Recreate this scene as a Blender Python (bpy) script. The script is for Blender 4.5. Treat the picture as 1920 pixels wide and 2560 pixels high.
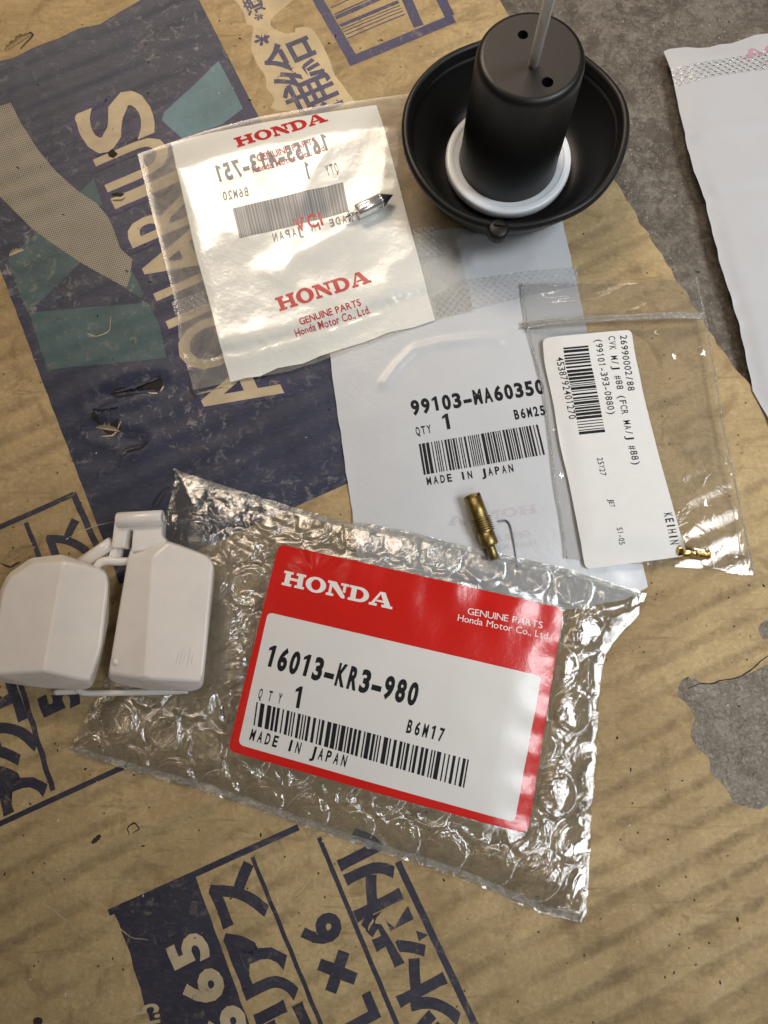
import bpy, bmesh, math, random
import numpy as np
from mathutils import Vector, Matrix
from mathutils.geometry import tessellate_polygon, convex_hull_2d

for o in list(bpy.data.objects):
    bpy.data.objects.remove(o, do_unlink=True)
SC = bpy.context.scene
COL = SC.collection
MM = 0.001

# ------------------------------------------------------------------ camera
# lengths are authored in millimetres (converted to metres when meshes are made);
# z = 0 is the upper face of the cardboard, the phone is 200 mm above it
FOC, CAMH = 1750.0, 200.0
_n = np.array([(995 - 960) / FOC, (1610 - 1280) / FOC, 1.0]); _n /= np.linalg.norm(_n)
_ex = np.array([1.0, 0, 0]); _ex -= _ex.dot(_n) * _n; _ex /= np.linalg.norm(_ex)
_ey = np.cross(-_n, _ex)
CM = np.array([_ex, _ey, -_n])
cam_d = bpy.data.cameras.new('camera')
cam = bpy.data.objects.new('camera', cam_d); COL.objects.link(cam)
cr, cu, cb = CM @ [1, 0, 0], -(CM @ [0, 1, 0]), -(CM @ [0, 0, 1])
cam.matrix_world = Matrix(((cr[0], cu[0], cb[0], 0), (cr[1], cu[1], cb[1], 0), (cr[2], cu[2], cb[2], CAMH * MM), (0, 0, 0, 1)))
cam_d.sensor_fit = 'VERTICAL'; cam_d.angle_y = 2 * math.atan(1280 / FOC)
cam_d.clip_start = 0.005; cam_d.clip_end = 50
SC.camera = cam

# ------------------------------------------------------------------ light of the workshop
W = bpy.data.worlds.new('World'); SC.world = W; W.use_nodes = True
W.node_tree.nodes['Background'].inputs[0].default_value = (1.0, 0.84, 0.66, 1)
W.node_tree.nodes['Background'].inputs[1].default_value = 0.05
def area(name, loc, target, sx, sy, power, colour, spread=180):
    d = bpy.data.lights.new(name, 'AREA'); d.shape = 'RECTANGLE'; d.size = sx; d.size_y = sy
    d.energy = power; d.color = colour
    o = bpy.data.objects.new(name, d); COL.objects.link(o); o.location = loc
    o.rotation_euler = (Vector(target) - Vector(loc)).to_track_quat('-Z', 'Y').to_euler()
    d.spread = math.radians(spread)
    return o
# twin-tube lamp up on the right, a warmer and softer lamp behind
area('tube_lamp', (0.70, -0.02, 0.84), (0.125, 0.085, 0), 0.42, 0.10, 0.205, (0.93, 0.97, 1.0), 27)
area('tube_lamp', (0.53, 0.01, 0.92), (0.125, 0.085, 0), 0.42, 0.10, 0.205, (0.93, 0.97, 1.0), 27)
area('warm_lamp', (-0.22, 0.62, 0.58), (-0.03, 0.27, 0), 0.42, 0.24, 0.60, (1.0, 0.82, 0.64), 46)
# glint and fill lights; all but the first are added for effect
area('glint_fill', (-0.52, 0.05, 0.95), (0, 0.10, 0), 0.50, 0.03, 0.12, (1.0, 0.80, 0.60), 80)  # left source, implied by the bright line along the float ridges
area('glint_fill', (0.05, 0.95, 0.95), (0, 0.12, 0), 0.60, 0.06, 0.34, (1.0, 0.86, 0.70), 80)  # added for sparkle on the films
area('glint_fill', (0.74, -0.52, 0.95), (0.20, -0.04, 0), 0.60, 0.06, 0.115, (0.95, 0.98, 1.0), 24)  # added to brighten the card at the near right
area('glint_fill', (0.42, -0.62, 0.95), (0.10, 0.05, 0), 0.50, 0.05, 0.105, (0.97, 0.98, 1.0), 44)  # added for glints across the bubble wrap
SC.view_settings.view_transform = 'Standard'; SC.view_settings.look = 'None'
SC.view_settings.exposure = -0.42; SC.view_settings.gamma = 1.0
SC.view_settings.use_curve_mapping = False
SC.cycles.transparent_max_bounces = 32
SC.cycles.max_bounces = 10
SC.cycles.caustics_reflective = False; SC.cycles.caustics_refractive = False

# ------------------------------------------------------------------ helpers
def P(x, y, z=0.0):
    """point of the photograph (1920x2560) -> point in mm at height z"""
    w = CM @ np.array([(x - 960) / FOC, (y - 1280) / FOC, 1.0])
    t = (z - CAMH) / w[2]
    return np.array([t * w[0], t * w[1], z])
# crops of the photograph the outlines were measured in: (x0, y0, scale)
ZO = {'S': (0, 0, 1), '1': (0, 0, .5787), '2': (960, 0, .5787), '3': (0, 640, .5787), '4': (960, 640, .5787),
      '5': (0, 1280, .5787), '6': (960, 1280, .5787), '7': (0, 1920, .5787), '8': (960, 1920, .5787),
      'A': (980, 0, .3617), 'B': (0, 1230, .3617), 'C': (150, 1130, .9042), 'D': (400, 230, .4581),
      'E': (0, 200, .3165), 'F': (0, 1240, .3886), 'G': (1300, 680, .3737), 'H': (1120, 1200, .1808),
      'I': (500, 300, .22905), 'J': (560, 0, .3858), 'K': (840, 420, .09644), 'L': (1640, 1560, .226),
      'M': (600, 1330, .51236)}
def q(k, x, y):
    a = ZO[k]; return (a[0] + a[2] * x, a[1] + a[2] * y)
def G(k, x, y, z=0.0):
    return P(*q(k, x, y), z)
def poly(k, pts, z=0.0):
    return [tuple(G(k, x, y, z)[:2]) for x, y in pts]

# --- gradient noise in numpy
def _grad(ix, iy, seed):
    h = (ix.astype(np.int64) * 374761393 + iy.astype(np.int64) * 668265263 + seed * 1442695041) & 0x7fffffff
    h = ((h ^ (h >> 13)) * 1274126177) & 0x7fffffff
    a = (h ^ (h >> 16)) % 4096 / 4096.0 * 2 * np.pi
    return np.cos(a), np.sin(a)
def pn(x, y, seed=0):
    x = np.asarray(x, float); y = np.asarray(y, float)
    x0 = np.floor(x); y0 = np.floor(y); fx = x - x0; fy = y - y0
    u = fx * fx * fx * (fx * (fx * 6 - 15) + 10); v = fy * fy * fy * (fy * (fy * 6 - 15) + 10)
    def d(i, j):
        gx, gy = _grad(x0 + i, y0 + j, seed); return gx * (fx - i) + gy * (fy - j)
    return 1.4 * ((d(0, 0) * (1 - u) + d(1, 0) * u) * (1 - v) + (d(0, 1) * (1 - u) + d(1, 1) * u) * v)
def fbm(x, y, seed=0, n=3):
    s = 0; a = 1.0
    for i in range(n):
        s = s + a * pn(x * 2 ** i, y * 2 ** i, seed + i * 7); a *= .5
    return s
def ridge(x, y, seed=0):
    return 1 - np.minimum(1, np.abs(pn(x, y, seed)) * 2.2)
def sst(a, b, x):
    t = np.clip((x - a) / (b - a), 0, 1); return t * t * (3 - 2 * t)
def inside(px, py, pg):
    r = np.zeros(px.shape, bool); n = len(pg)
    for i in range(n):
        x0, y0 = pg[i]; x1, y1 = pg[(i + 1) % n]
        if y0 == y1: continue
        c = ((y0 > py) != (y1 > py)) & (px < (x1 - x0) * (py - y0) / (y1 - y0) + x0)
        r ^= c
    return r
def dist(px, py, pts, closed=True):
    d = np.full(px.shape, 1e9); n = len(pts)
    for i in range(n if closed else n - 1):
        x0, y0 = pts[i]; x1, y1 = pts[(i + 1) % n]
        dx, dy = x1 - x0, y1 - y0; l = dx * dx + dy * dy + 1e-12
        t = np.clip(((px - x0) * dx + (py - y0) * dy) / l, 0, 1)
        d = np.minimum(d, np.hypot(px - x0 - t * dx, py - y0 - t * dy))
    return d
def sdist(px, py, pg):
    d = dist(px, py, pg); return np.where(inside(px, py, pg), d, -d)
def densify(pg, step=2.0, jag=0.0, seed=1, closed=True):
    out = []; n = len(pg)
    for i in range(n if closed else n - 1):
        a = np.array(pg[i]); b = np.array(pg[(i + 1) % n]); l = np.linalg.norm(b - a)
        k = max(1, int(l / step)); nr = np.array([-(b - a)[1], (b - a)[0]]) / max(l, 1e-6)
        for j in range(k):
            p = a + (b - a) * j / k
            if jag: p = p + nr * jag * float(fbm(p[0] * .25, p[1] * .25, seed))
            out.append(tuple(p))
    if not closed: out.append(tuple(pg[-1]))
    return out
def smooth_poly(pts, n=8, closed=True):
    """Catmull-Rom through the points"""
    out = []; m = len(pts); A = [np.array(p, float) for p in pts]
    for i in range(m if closed else m - 1):
        g = (lambda k: A[k % m]) if closed else (lambda k: A[min(max(k, 0), m - 1)])
        p0, p1, p2, p3 = g(i - 1), g(i), g(i + 1), g(i + 2)
        for j in range(n):
            t = j / n
            out.append(tuple(.5 * (2 * p1 + (p2 - p0) * t + (2 * p0 - 5 * p1 + 4 * p2 - p3) * t * t + (3 * p1 - p0 - 3 * p2 + p3) * t ** 3)))
    if not closed: out.append(tuple(A[-1]))
    return out
def rounded(pg, r, n=5):
    out = []; m = len(pg)
    for i in range(m):
        a, b, c = (np.array(pg[(i + k) % m]) for k in (-1, 0, 1))
        u = (a - b) / np.linalg.norm(a - b); v = (c - b) / np.linalg.norm(c - b)
        s = b + u * r; e = b + v * r
        for j in range(n + 1):
            t = j / n; out.append(tuple((1 - t) ** 2 * s + 2 * t * (1 - t) * b + t * t * e))
    return out

# --- height field over x,y (mm) : every sheet, its print and its labels are cut on the same lattice
class HF:
    def __init__(s, bounds, L, fn):
        x0, y0, x1, y1 = bounds
        s.L = L; s.x0 = math.floor(x0 / L) * L; s.y0 = math.floor(y0 / L) * L
        s.nx = int((x1 - s.x0) / L) + 3; s.ny = int((y1 - s.y0) / L) + 3
        X, Y = np.meshgrid(s.x0 + np.arange(s.nx) * L, s.y0 + np.arange(s.ny) * L, indexing='ij')
        s.X, s.Y = X, Y; s.Z = fn(X, Y)
    def __call__(s, x, y):
        u = np.clip((np.asarray(x) - s.x0) / s.L, 0, s.nx - 1.001); v = np.clip((np.asarray(y) - s.y0) / s.L, 0, s.ny - 1.001)
        i = u.astype(int); j = v.astype(int); a = u - i; b = v - j; Z = s.Z
        return (Z[i, j] * (1 - a) + Z[i + 1, j] * a) * (1 - b) + (Z[i, j + 1] * (1 - a) + Z[i + 1, j + 1] * a) * b
    def cell(s, i, j):
        return s.x0 + i * s.L, s.y0 + j * s.L
def bounds_of(pg, m=2):
    a = np.array(pg); return (a[:, 0].min() - m, a[:, 1].min() - m, a[:, 0].max() + m, a[:, 1].max() + m)
def _clip(pg, ax, val, keep_gt):
    out = []; n = len(pg)
    for i in range(n):
        p, r = pg[i], pg[(i + 1) % n]
        a = p[ax] - val; b = r[ax] - val
        if not keep_gt: a, b = -a, -b
        if a >= 0: out.append(p)
        if (a > 0 and b < 0) or (a < 0 and b > 0):
            t = a / (a - b); out.append((p[0] + (r[0] - p[0]) * t, p[1] + (r[1] - p[1]) * t))
    return out
def _area(pg):
    return .5 * sum(pg[i][0] * pg[(i + 1) % len(pg)][1] - pg[(i + 1) % len(pg)][0] * pg[i][1] for i in range(len(pg)))
class Weld:
    def __init__(s): s.d = {}; s.v = []
    def __call__(s, p):
        k = (round(p[0] * 2e4), round(p[1] * 2e4))
        if k not in s.d: s.d[k] = len(s.v); s.v.append(p)
        return s.d[k]
    def face(s, pg, F):
        f = []
        for p in pg:
            i = s(p)
            if not f or (f[-1] != i and f[0] != i): f.append(i)
        if len(f) > 2: F.append(f)
def cut_tris(hf, tris):
    w = Weld(); F = []; L = hf.L
    for t in tris:
        if _area(t) < 0: t = t[::-1]
        xs = [p[0] for p in t]; ys = [p[1] for p in t]
        i0, i1 = int((min(xs) - hf.x0) // L), int((max(xs) - hf.x0) // L)
        j0, j1 = int((min(ys) - hf.y0) // L), int((max(ys) - hf.y0) // L)
        if i0 == i1 and j0 == j1: w.face(t, F); continue
        for i in range(i0, i1 + 1):
            s1 = list(t)
            if i0 != i1:
                x = hf.x0 + i * L; s1 = _clip(_clip(s1, 0, x, True), 0, x + L, False)
                if len(s1) < 3: continue
            for j in range(j0, j1 + 1):
                y = hf.y0 + j * L; s2 = s1
                if j0 != j1: s2 = _clip(_clip(s1, 1, y, True), 1, y + L, False)
                if len(s2) > 2 and abs(_area(s2)) > 1e-6: w.face(s2, F)
    return w.v, F
def cut_region(hf, pg):
    if _area(pg) < 0: pg = pg[::-1]
    L = hf.L; b = bounds_of(pg, 0)
    mark = set(); n = len(pg)
    for i in range(n):
        a = np.array(pg[i]); c = np.array(pg[(i + 1) % n]); k = int(np.linalg.norm(c - a) / (L * .2)) + 2
        for t in np.linspace(0, 1, k):
            p = a + (c - a) * t; mark.add((int((p[0] - hf.x0) // L), int((p[1] - hf.y0) // L)))
    i0, i1 = int((b[0] - hf.x0) // L), int((b[2] - hf.x0) // L); j0, j1 = int((b[1] - hf.y0) // L), int((b[3] - hf.y0) // L)
    I, J = np.meshgrid(np.arange(i0, i1 + 1), np.arange(j0, j1 + 1), indexing='ij')
    ins = inside(hf.x0 + (I + .5) * L, hf.y0 + (J + .5) * L, pg)
    w = Weld(); F = []
    for a in range(I.shape[0]):
        col = [p for p in pg]
        x = hf.x0 + (i0 + a) * L
        strip = None
        for c in range(I.shape[1]):
            k = (i0 + a, j0 + c); y = hf.y0 + (j0 + c) * L
            if k in mark:
                if strip is None: strip = _clip(_clip(col, 0, x, True), 0, x + L, False)
                s2 = _clip(_clip(strip, 1, y, True), 1, y + L, False)
                if len(s2) > 2 and abs(_area(s2)) > 1e-5: w.face(s2, F)
            elif ins[a, c]:
                w.face([(x, y), (x + L, y), (x + L, y + L), (x, y + L)], F)
    return w.v, F

# --- objects
def empty(name, loc, label, cat, group=None):
    o = bpy.data.objects.new(name, None); COL.objects.link(o)
    o.location = [c * MM for c in loc]; o.empty_display_size = .01
    o['label'] = label; o['category'] = cat
    if group: o['group'] = group
    return o
def mesh(name, V, F, mat, parent=None, smooth=True, label=None):
    o0 = np.array(parent_loc(parent))
    me = bpy.data.meshes.new(name)
    V = (np.asarray(V, float) - o0) * MM
    me.from_pydata(V.tolist(), [], F); me.validate()
    if smooth: me.polygons.foreach_set('use_smooth', [True] * len(me.polygons))
    me.materials.append(mat); me.update()
    o = bpy.data.objects.new(name, me); COL.objects.link(o)
    if parent: o.parent = parent
    if label: o['label'] = label
    return o
def parent_loc(p):
    v = np.zeros(3)
    while p is not None:
        v = v + np.array(p.location) / MM; p = p.parent
    return v
def tag(o, label, cat, group=None, kind=None):
    if label: o['label'] = label
    if cat: o['category'] = cat
    if group: o['group'] = group
    if kind: o['kind'] = kind
    return o
def sheet(name, hf, pg, mat, parent, dz=0.0, label=None):
    v, F = cut_region(hf, pg); a = np.array(v)
    V = np.column_stack([a, hf(a[:, 0], a[:, 1]) + dz])
    return mesh(name, V, F, mat, parent, True, label)
def printed(name, hf, tris, mat, parent, dz=.05, label=None):
    v, F = cut_tris(hf, tris)
    if not v: return None
    a = np.array(v)
    return mesh(name, np.column_stack([a, hf(a[:, 0], a[:, 1]) + dz]), F, mat, parent, True, label)
def tri_poly(loops):
    flat = [p for l in loops for p in l]
    return [[flat[i] for i in t] for t in tessellate_polygon([[Vector((p[0], p[1], 0)) for p in l] for l in loops])]

# --- lettering
_gc = {}
def glyph(ch, bold=0.0):
    k = (ch, bold)
    if k in _gc: return _gc[k]
    c = bpy.data.curves.new('g', 'FONT'); c.body = ch; c.resolution_u = 3; c.offset = bold
    o = bpy.data.objects.new('g', c); COL.objects.link(o)
    bpy.context.view_layer.update()
    m = o.to_mesh(); co = [(v.co.x, v.co.y) for v in m.vertices]; tr = []
    for p in m.polygons:
        vs = list(p.vertices)
        for i in range(1, len(vs) - 1): tr.append([co[vs[0]], co[vs[i]], co[vs[i + 1]]])
    o.to_mesh_clear(); bpy.data.objects.remove(o, do_unlink=True); bpy.data.curves.remove(c)
    if co: a = np.array(co); bb = (a[:, 0].min(), a[:, 1].min(), a[:, 0].max(), a[:, 1].max())
    else: bb = (0, 0, .3, 0)
    _gc[k] = (tr, bb); return _gc[k]
CAPH = .73
def text_tris(txt, bold=0.0, mono=0.0, fit=0.0, gap=.10, space=.32):
    """triangles of a line of text, cap height 1, starting at x=0; returns tris, width"""
    out = []; x = 0.0
    for ch in txt:
        if ch == '1' and (fit or bold > .04):
            wd = mono or .46
            b0 = x + wd * .5 - (.13 if bold > .02 else .09) * .5; sw = .17 if bold > .02 else .10
            out += tri_poly([[(b0, 0), (b0 + sw, 0), (b0 + sw, 1), (b0 + sw * .3, 1), (b0 - sw * .85, .84), (b0 - sw * .85, .70), (b0, .77)]])
            x += wd; continue
        if ch == ' ':
            x += mono if mono else space / CAPH; continue
        tr, b = glyph(ch, bold); w = (b[2] - b[0]) / CAPH
        if mono:
            sx = 1.0
            if fit and ch not in "1I-.,'/()":
                sx = mono * fit / w
            elif w > mono * .95: sx = mono * .95 / w
            ox = x + (mono - w * sx) / 2
            x += mono
        else:
            sx = 1.0; ox = x; x += w + gap
        for t in tr: out.append([(ox + (p[0] - b[0]) / CAPH * sx, p[1] / CAPH) for p in t])
    return out, max(x - (0 if mono else gap), 1e-3)
def place(tw, a, b, h, mirror=False, lean=0.0):
    """line of text laid from a to b (mm), cap height h (mm)"""
    tris, w = tw; a = np.array(a[:2]); b = np.array(b[:2]); u = (b - a) / w
    n = np.array([-(b - a)[1], (b - a)[0]]) / np.linalg.norm(b - a) * h
    n = n + (b - a) / np.linalg.norm(b - a) * h * lean
    if mirror: a = b; u = -u
    return [[tuple(a + u * p[0] + n * p[1]) for p in t] for t in tris]
def line(k, a, b, hpx, z, tw, mirror=False, lean=0.0):
    A, B = G(k, *a, z), G(k, *b, z)
    d = np.array(b, float) - np.array(a, float); nrm = np.array([d[1], -d[0]]) / np.linalg.norm(d)
    C = G(k, *(np.array(a) + nrm * hpx), z)
    return place(tw, A, B, np.linalg.norm(C - A), mirror, lean)
def bars(a, b, c, d, seed, mods=95, quiet=0.0):
    """bar code in the quad a(top left) b(top right) c(bottom right) d(bottom left)"""
    r = random.Random(seed); x = 0; seq = []
    while x < mods:
        w = r.choice((1, 1, 1, 2, 2, 3)); s = r.choice((1, 1, 1, 2, 2)); seq.append((x, min(mods, x + w))); x += w + s
    a, b, c, d = (np.array(p[:2]) for p in (a, b, c, d)); T = []
    for s, e in seq:
        s /= mods; e /= mods
        p = [a + (b - a) * s, a + (b - a) * e, d + (c - d) * e, d + (c - d) * s]
        T += [[tuple(p[0]), tuple(p[1]), tuple(p[2])], [tuple(p[0]), tuple(p[2]), tuple(p[3])]]
    return T
def R4(x0, y0, x1, y1): return [(x0, y0), (x1, y0), (x1, y1), (x0, y1)]
def arc(cx, cy, rx, ry, a0, a1, n=20):
    return [(cx + rx * math.cos(a0 + (a1 - a0) * i / n), cy + ry * math.sin(a0 + (a1 - a0) * i / n)) for i in range(n + 1)]
def wide_serif_word():
    """five wide slab-serif capitals H O N D A, cap height 1"""
    L = []; t = .17
    def add(off, *pgs):
        for g in pgs: L.extend([[(p[0] + off, p[1]) for p in tr] for tr in tri_poly([g])])
    x = 0.0
    add(x, R4(0, 1 - t, .62, 1), R4(.14, t, .48, 1 - t), R4(0, 0, .62, t), R4(.83, 1 - t, 1.45, 1), R4(.97, t, 1.31, 1 - t), R4(.83, 0, 1.45, t), R4(.48, .42, .97, .60))
    x += 1.50
    L.extend([[(p[0] + x, p[1]) for p in tr] for tr in tri_poly([arc(.66, .5, .66, .53, 0, 2 * math.pi, 36)[:-1], arc(.66, .5, .30, .36, 2 * math.pi, 0, 30)[:-1]])])
    x += 1.38
    add(x, R4(0, 0, .48, t), R4(.14, t, .32, 1 - t), R4(0, 1 - t, .32, 1), [(.32, .66), (.99, 0), (1.21, 0), (1.21, .16), (.55, 1), (.32, 1)], R4(1.03, .40, 1.21, 1 - t) , R4(.86, 1 - t, 1.38, 1))
    x += 1.42
    add(x, R4(0, 0, .5, t), R4(.14, t, .48, 1 - t), R4(0, 1 - t, .5, 1))
    D = [(.5, 0)] + arc(.66, .5, .64, .5, -math.pi / 2, math.pi / 2, 22) + [(.5, 1), (.5, .82)] + arc(.62, .5, .34, .32, math.pi / 2, -math.pi / 2, 18) + [(.5, .18)]
    add(x, D)
    x += 1.36
    add(x, R4(0, 0, .5, t), R4(.80, 0, 1.50, t), [(.12, t), (.32, t), (.66, .84), (.60, 1)], [(.60, 1), (.92, 1), (1.36, t), (.96, t), (.66, .84)], [(.42, .30), (.90, .30), (.84, .43), (.48, .43)])
    return L, x + 1.50
WORD = wide_serif_word()

# --- solids
def lathe(profile, n=64, closed=False):
    V = []; F = []; m = len(profile)
    for i in range(n):
        a = 2 * math.pi * i / n; c, s = math.cos(a), math.sin(a)
        V += [(r * c, r * s, z) for r, z in profile]
    for i in range(n):
        k = (i + 1) % n
        for j in range(m - 1 + (1 if closed else 0)):
            l = (j + 1) % m
            F.append([i * m + j, k * m + j, k * m + l, i * m + l])
    return np.array(V), F
def frame(p, axis, ref=(0, 0, 1)):
    w = np.array(axis, float); w /= np.linalg.norm(w); r = np.array(ref, float)
    if abs(w.dot(r)) > .98: r = np.array([0, 1., 0])
    u = np.cross(r, w); u /= np.linalg.norm(u); v = np.cross(w, u)
    M = np.eye(4); M[:3, 0] = u; M[:3, 1] = v; M[:3, 2] = w; M[:3, 3] = p; return M
def xf(M, V):
    V = np.asarray(V, float); return V @ M[:3, :3].T + M[:3, 3]
def tube(pts, r, n=10, caps=True):
    pts = [np.array(p, float) for p in pts]; V = []; F = []; m = len(pts)
    rr = r if hasattr(r, '__len__') else [r] * m
    for i, p in enumerate(pts):
        t = pts[min(i + 1, m - 1)] - pts[max(i - 1, 0)]; M = frame(p, t)
        V += [tuple(p + rr[i] * (math.cos(2 * math.pi * k / n) * M[:3, 0] + math.sin(2 * math.pi * k / n) * M[:3, 1])) for k in range(n)]
    for i in range(m - 1):
        for k in range(n):
            l = (k + 1) % n; F.append([i * n + k, i * n + l, (i + 1) * n + l, (i + 1) * n + k])
    if caps: F.append(list(range(n))[::-1]); F.append([(m - 1) * n + k for k in range(n)])
    return np.array(V), F
def join(*parts):
    V = []; F = []
    for v, f in parts:
        o = len(V); V += [tuple(p) for p in v]; F += [[i + o for i in g] for g in f]
    return V, F
def hull_bevel(name, pts, mat, parent, bev=1.0, seg=3, label=None):
    bm = bmesh.new()
    for p in pts: bm.verts.new(p)
    r = bmesh.ops.convex_hull(bm, input=bm.verts)
    for v in [g for g in r['geom_interior'] + r['geom_unused'] if isinstance(g, bmesh.types.BMVert)]:
        if v.is_valid and not v.link_faces: bm.verts.remove(v)
    bmesh.ops.dissolve_limit(bm, angle_limit=math.radians(4), verts=bm.verts, edges=bm.edges)
    bmesh.ops.bevel(bm, geom=list(bm.edges), offset=bev, segments=seg, profile=.5, affect='EDGES', clamp_overlap=True)
    bmesh.ops.recalc_face_normals(bm, faces=bm.faces)
    V = [tuple(v.co) for v in bm.verts]; bm.verts.index_update(); F = [[v.index for v in f.verts] for f in bm.faces]; bm.free()
    o = mesh(name, V, F, mat, parent, True, label)
    w = o.modifiers.new('weighted_normals', 'WEIGHTED_NORMAL'); w.mode = 'FACE_AREA'; w.weight = 100
    return o
def box_between(a, b, w, h, up=(0, 0, 1)):
    a = np.array(a, float); b = np.array(b, float); M = frame(a, b - a, up); l = np.linalg.norm(b - a)
    V = [(sx * w / 2, sy * h / 2, z) for z in (0, l) for sx, sy in ((-1, -1), (1, -1), (1, 1), (-1, 1))]
    return xf(M, V), [[3, 2, 1, 0], [4, 5, 6, 7], [0, 1, 5, 4], [1, 2, 6, 5], [2, 3, 7, 6], [3, 0, 4, 7]]

# ------------------------------------------------------------------ materials
class NT:
    def __init__(s, name):
        s.m = bpy.data.materials.new(name); s.m.use_nodes = True; s.t = s.m.node_tree; s.t.nodes.clear()
        s.out = s.t.nodes.new('ShaderNodeOutputMaterial')
        tc = s.t.nodes.new('ShaderNodeTexCoord'); mp = s.t.nodes.new('ShaderNodeMapping'); mp.inputs['Scale'].default_value = (1000, 1000, 1000)
        s.t.links.new(tc.outputs['Object'], mp.inputs['Vector']); s.co = mp.outputs[0]
    def n(s, typ, ins=None, **kw):
        d = s.t.nodes.new('ShaderNode' + typ)
        for k, v in kw.items(): setattr(d, k, v)
        for k, v in (ins or {}).items():
            if isinstance(v, bpy.types.NodeSocket): s.t.links.new(v, d.inputs[k])
            else:
                i = d.inputs[k]
                if hasattr(i.default_value, '__len__') and not hasattr(v, '__len__'): v = [v] * len(i.default_value)
                if hasattr(i.default_value, '__len__') and len(i.default_value) == 4 and len(v) == 3: v = (*v, 1)
                i.default_value = v
        return d
    def noise(s, scale, detail=3, rough=.5, dist=0, vec=None):
        return s.n('TexNoise', {'Vector': vec or s.co, 'Scale': scale, 'Detail': detail, 'Roughness': rough, 'Distortion': dist}).outputs[0]
    def ramp(s, f, a, b, ca=0.0, cb=1.0):
        return s.n('MapRange', {0: f, 1: a, 2: b, 3: ca, 4: cb}).outputs[0]
    def mix(s, f, a, b, mode='MIX'):
        d = s.t.nodes.new('ShaderNodeMix'); d.data_type = 'RGBA'; d.blend_type = mode
        for k, v in ((0, f), (6, a), (7, b)):
            if isinstance(v, bpy.types.NodeSocket): s.t.links.new(v, d.inputs[k])
            else: d.inputs[k].default_value = v if not hasattr(v, '__len__') else (*v[:3], 1)
        return d.outputs[2]
    def math(s, op, a, b=0.0, c=None):
        i = {0: a, 1: b}
        if c is not None: i[2] = c
        return s.n('Math', i, operation=op).outputs[0]
    def bump(s, h, strength=.3, dist=.0002, normal=None):
        i = {'Height': h, 'Strength': strength, 'Distance': dist}
        if normal: i['Normal'] = normal
        return s.n('Bump', i).outputs[0]
    def rot(s, deg, sc=(1, 1, 1)):
        return s.n('Mapping', {'Vector': s.co, 'Rotation': (0, 0, math.radians(deg)), 'Scale': sc}).outputs[0]
    def bsdf(s, col, rough=.5, metal=0.0, bump=None, **kw):
        i = {'Base Color': col, 'Roughness': rough, 'Metallic': metal}
        if bump: i['Normal'] = bump
        i.update(kw)
        d = s.n('BsdfPrincipled', i); s.t.links.new(d.outputs[0], s.out.inputs[0]); return d
    def fresnel(s, nb, ior=1.5):
        # a film has air on both sides: the same reflectance from above and from below
        bf = s.n('NewGeometry').outputs['Backfacing']
        return s.n('Fresnel', {'IOR': s.ramp(bf, 0, 1, ior, 1 / ior), 'Normal': nb}).outputs[0]
    def finish(s, shader): s.t.links.new(shader, s.out.inputs[0]); return s.m

ANG = 25.0     # the flutes of the cardboard run at this angle
def card_colour(t, base=(.53, .400, .210), dark=(.235, .155, .070)):
    big = t.noise(.022, 4, .6); mid = t.noise(.13, 4, .6, .6); fib = t.noise(1.1, 3, .7, vec=t.rot(-ANG, (.35, 1, 1)))
    c = t.mix(t.ramp(mid, .35, .72), base, tuple(b * .80 for b in base))
    c = t.mix(t.ramp(big, .42, .70, 0, .75), c, dark)
    c = t.mix(t.ramp(fib, .35, .75, 0, .35), c, (.54, .42, .25))
    fm = t.noise(.8, 5, .75, .4); c = t.mix(t.ramp(fm, .40, .70, 0, .55), c, (.30, .21, .105)); c = t.mix(t.ramp(fm, .46, .32, 0, .25), c, (.60, .47, .28))
    st = t.noise(.075, 5, .65, 1.5); c = t.mix(t.ramp(st, .54, .66, 0, .5), c, (.20, .135, .066))
    # bands along the flutes: stain mixed with painted grazing-light shade
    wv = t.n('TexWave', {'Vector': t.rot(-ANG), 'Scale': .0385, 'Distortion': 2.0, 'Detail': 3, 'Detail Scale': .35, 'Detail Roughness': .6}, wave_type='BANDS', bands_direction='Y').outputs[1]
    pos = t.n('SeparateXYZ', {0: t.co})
    low = t.math('MULTIPLY', t.ramp(pos.outputs[0], 5, 55), t.ramp(pos.outputs[1], 5, -60))      # stain and painted shade grow towards the near right
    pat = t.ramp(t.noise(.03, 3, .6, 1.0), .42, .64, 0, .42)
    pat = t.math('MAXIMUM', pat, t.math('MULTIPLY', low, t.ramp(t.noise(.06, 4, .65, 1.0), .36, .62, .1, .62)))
    stain_shade = t.math('MULTIPLY', t.ramp(wv, .58, .96), pat)
    stain_shade = t.math('MULTIPLY', stain_shade, t.ramp(t.noise(.4, 4, .7), .3, .6, .55, 1.1))
    c = t.mix(stain_shade, c, (.150, .105, .060))
    ln = t.noise(.30, 4, .7, .3, t.rot(-ANG, (.10, 1.5, 1))); c = t.mix(t.ramp(ln, .58, .70, 0, .5), c, (.20, .138, .070))
    fl = t.noise(2.3, 2, .5, 0, t.rot(40, (.6, 1.3, 1)))
    c = t.mix(t.ramp(fl, .735, .78, 0, .8), c, (.05, .035, .025))
    vo = t.n('TexVoronoi', {'Vector': t.co, 'Scale': .22, 'Randomness': 1}).outputs[0]
    c = t.mix(t.ramp(vo, .05, .085, .85, 0), c, (.045, .032, .022))
    return c, fib, mid
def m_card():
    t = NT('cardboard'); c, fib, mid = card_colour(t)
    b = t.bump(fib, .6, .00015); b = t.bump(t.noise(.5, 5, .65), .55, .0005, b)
    t.bsdf(c, .82, bump=b, **{'Specular IOR Level': .25}); return t.m
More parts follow.
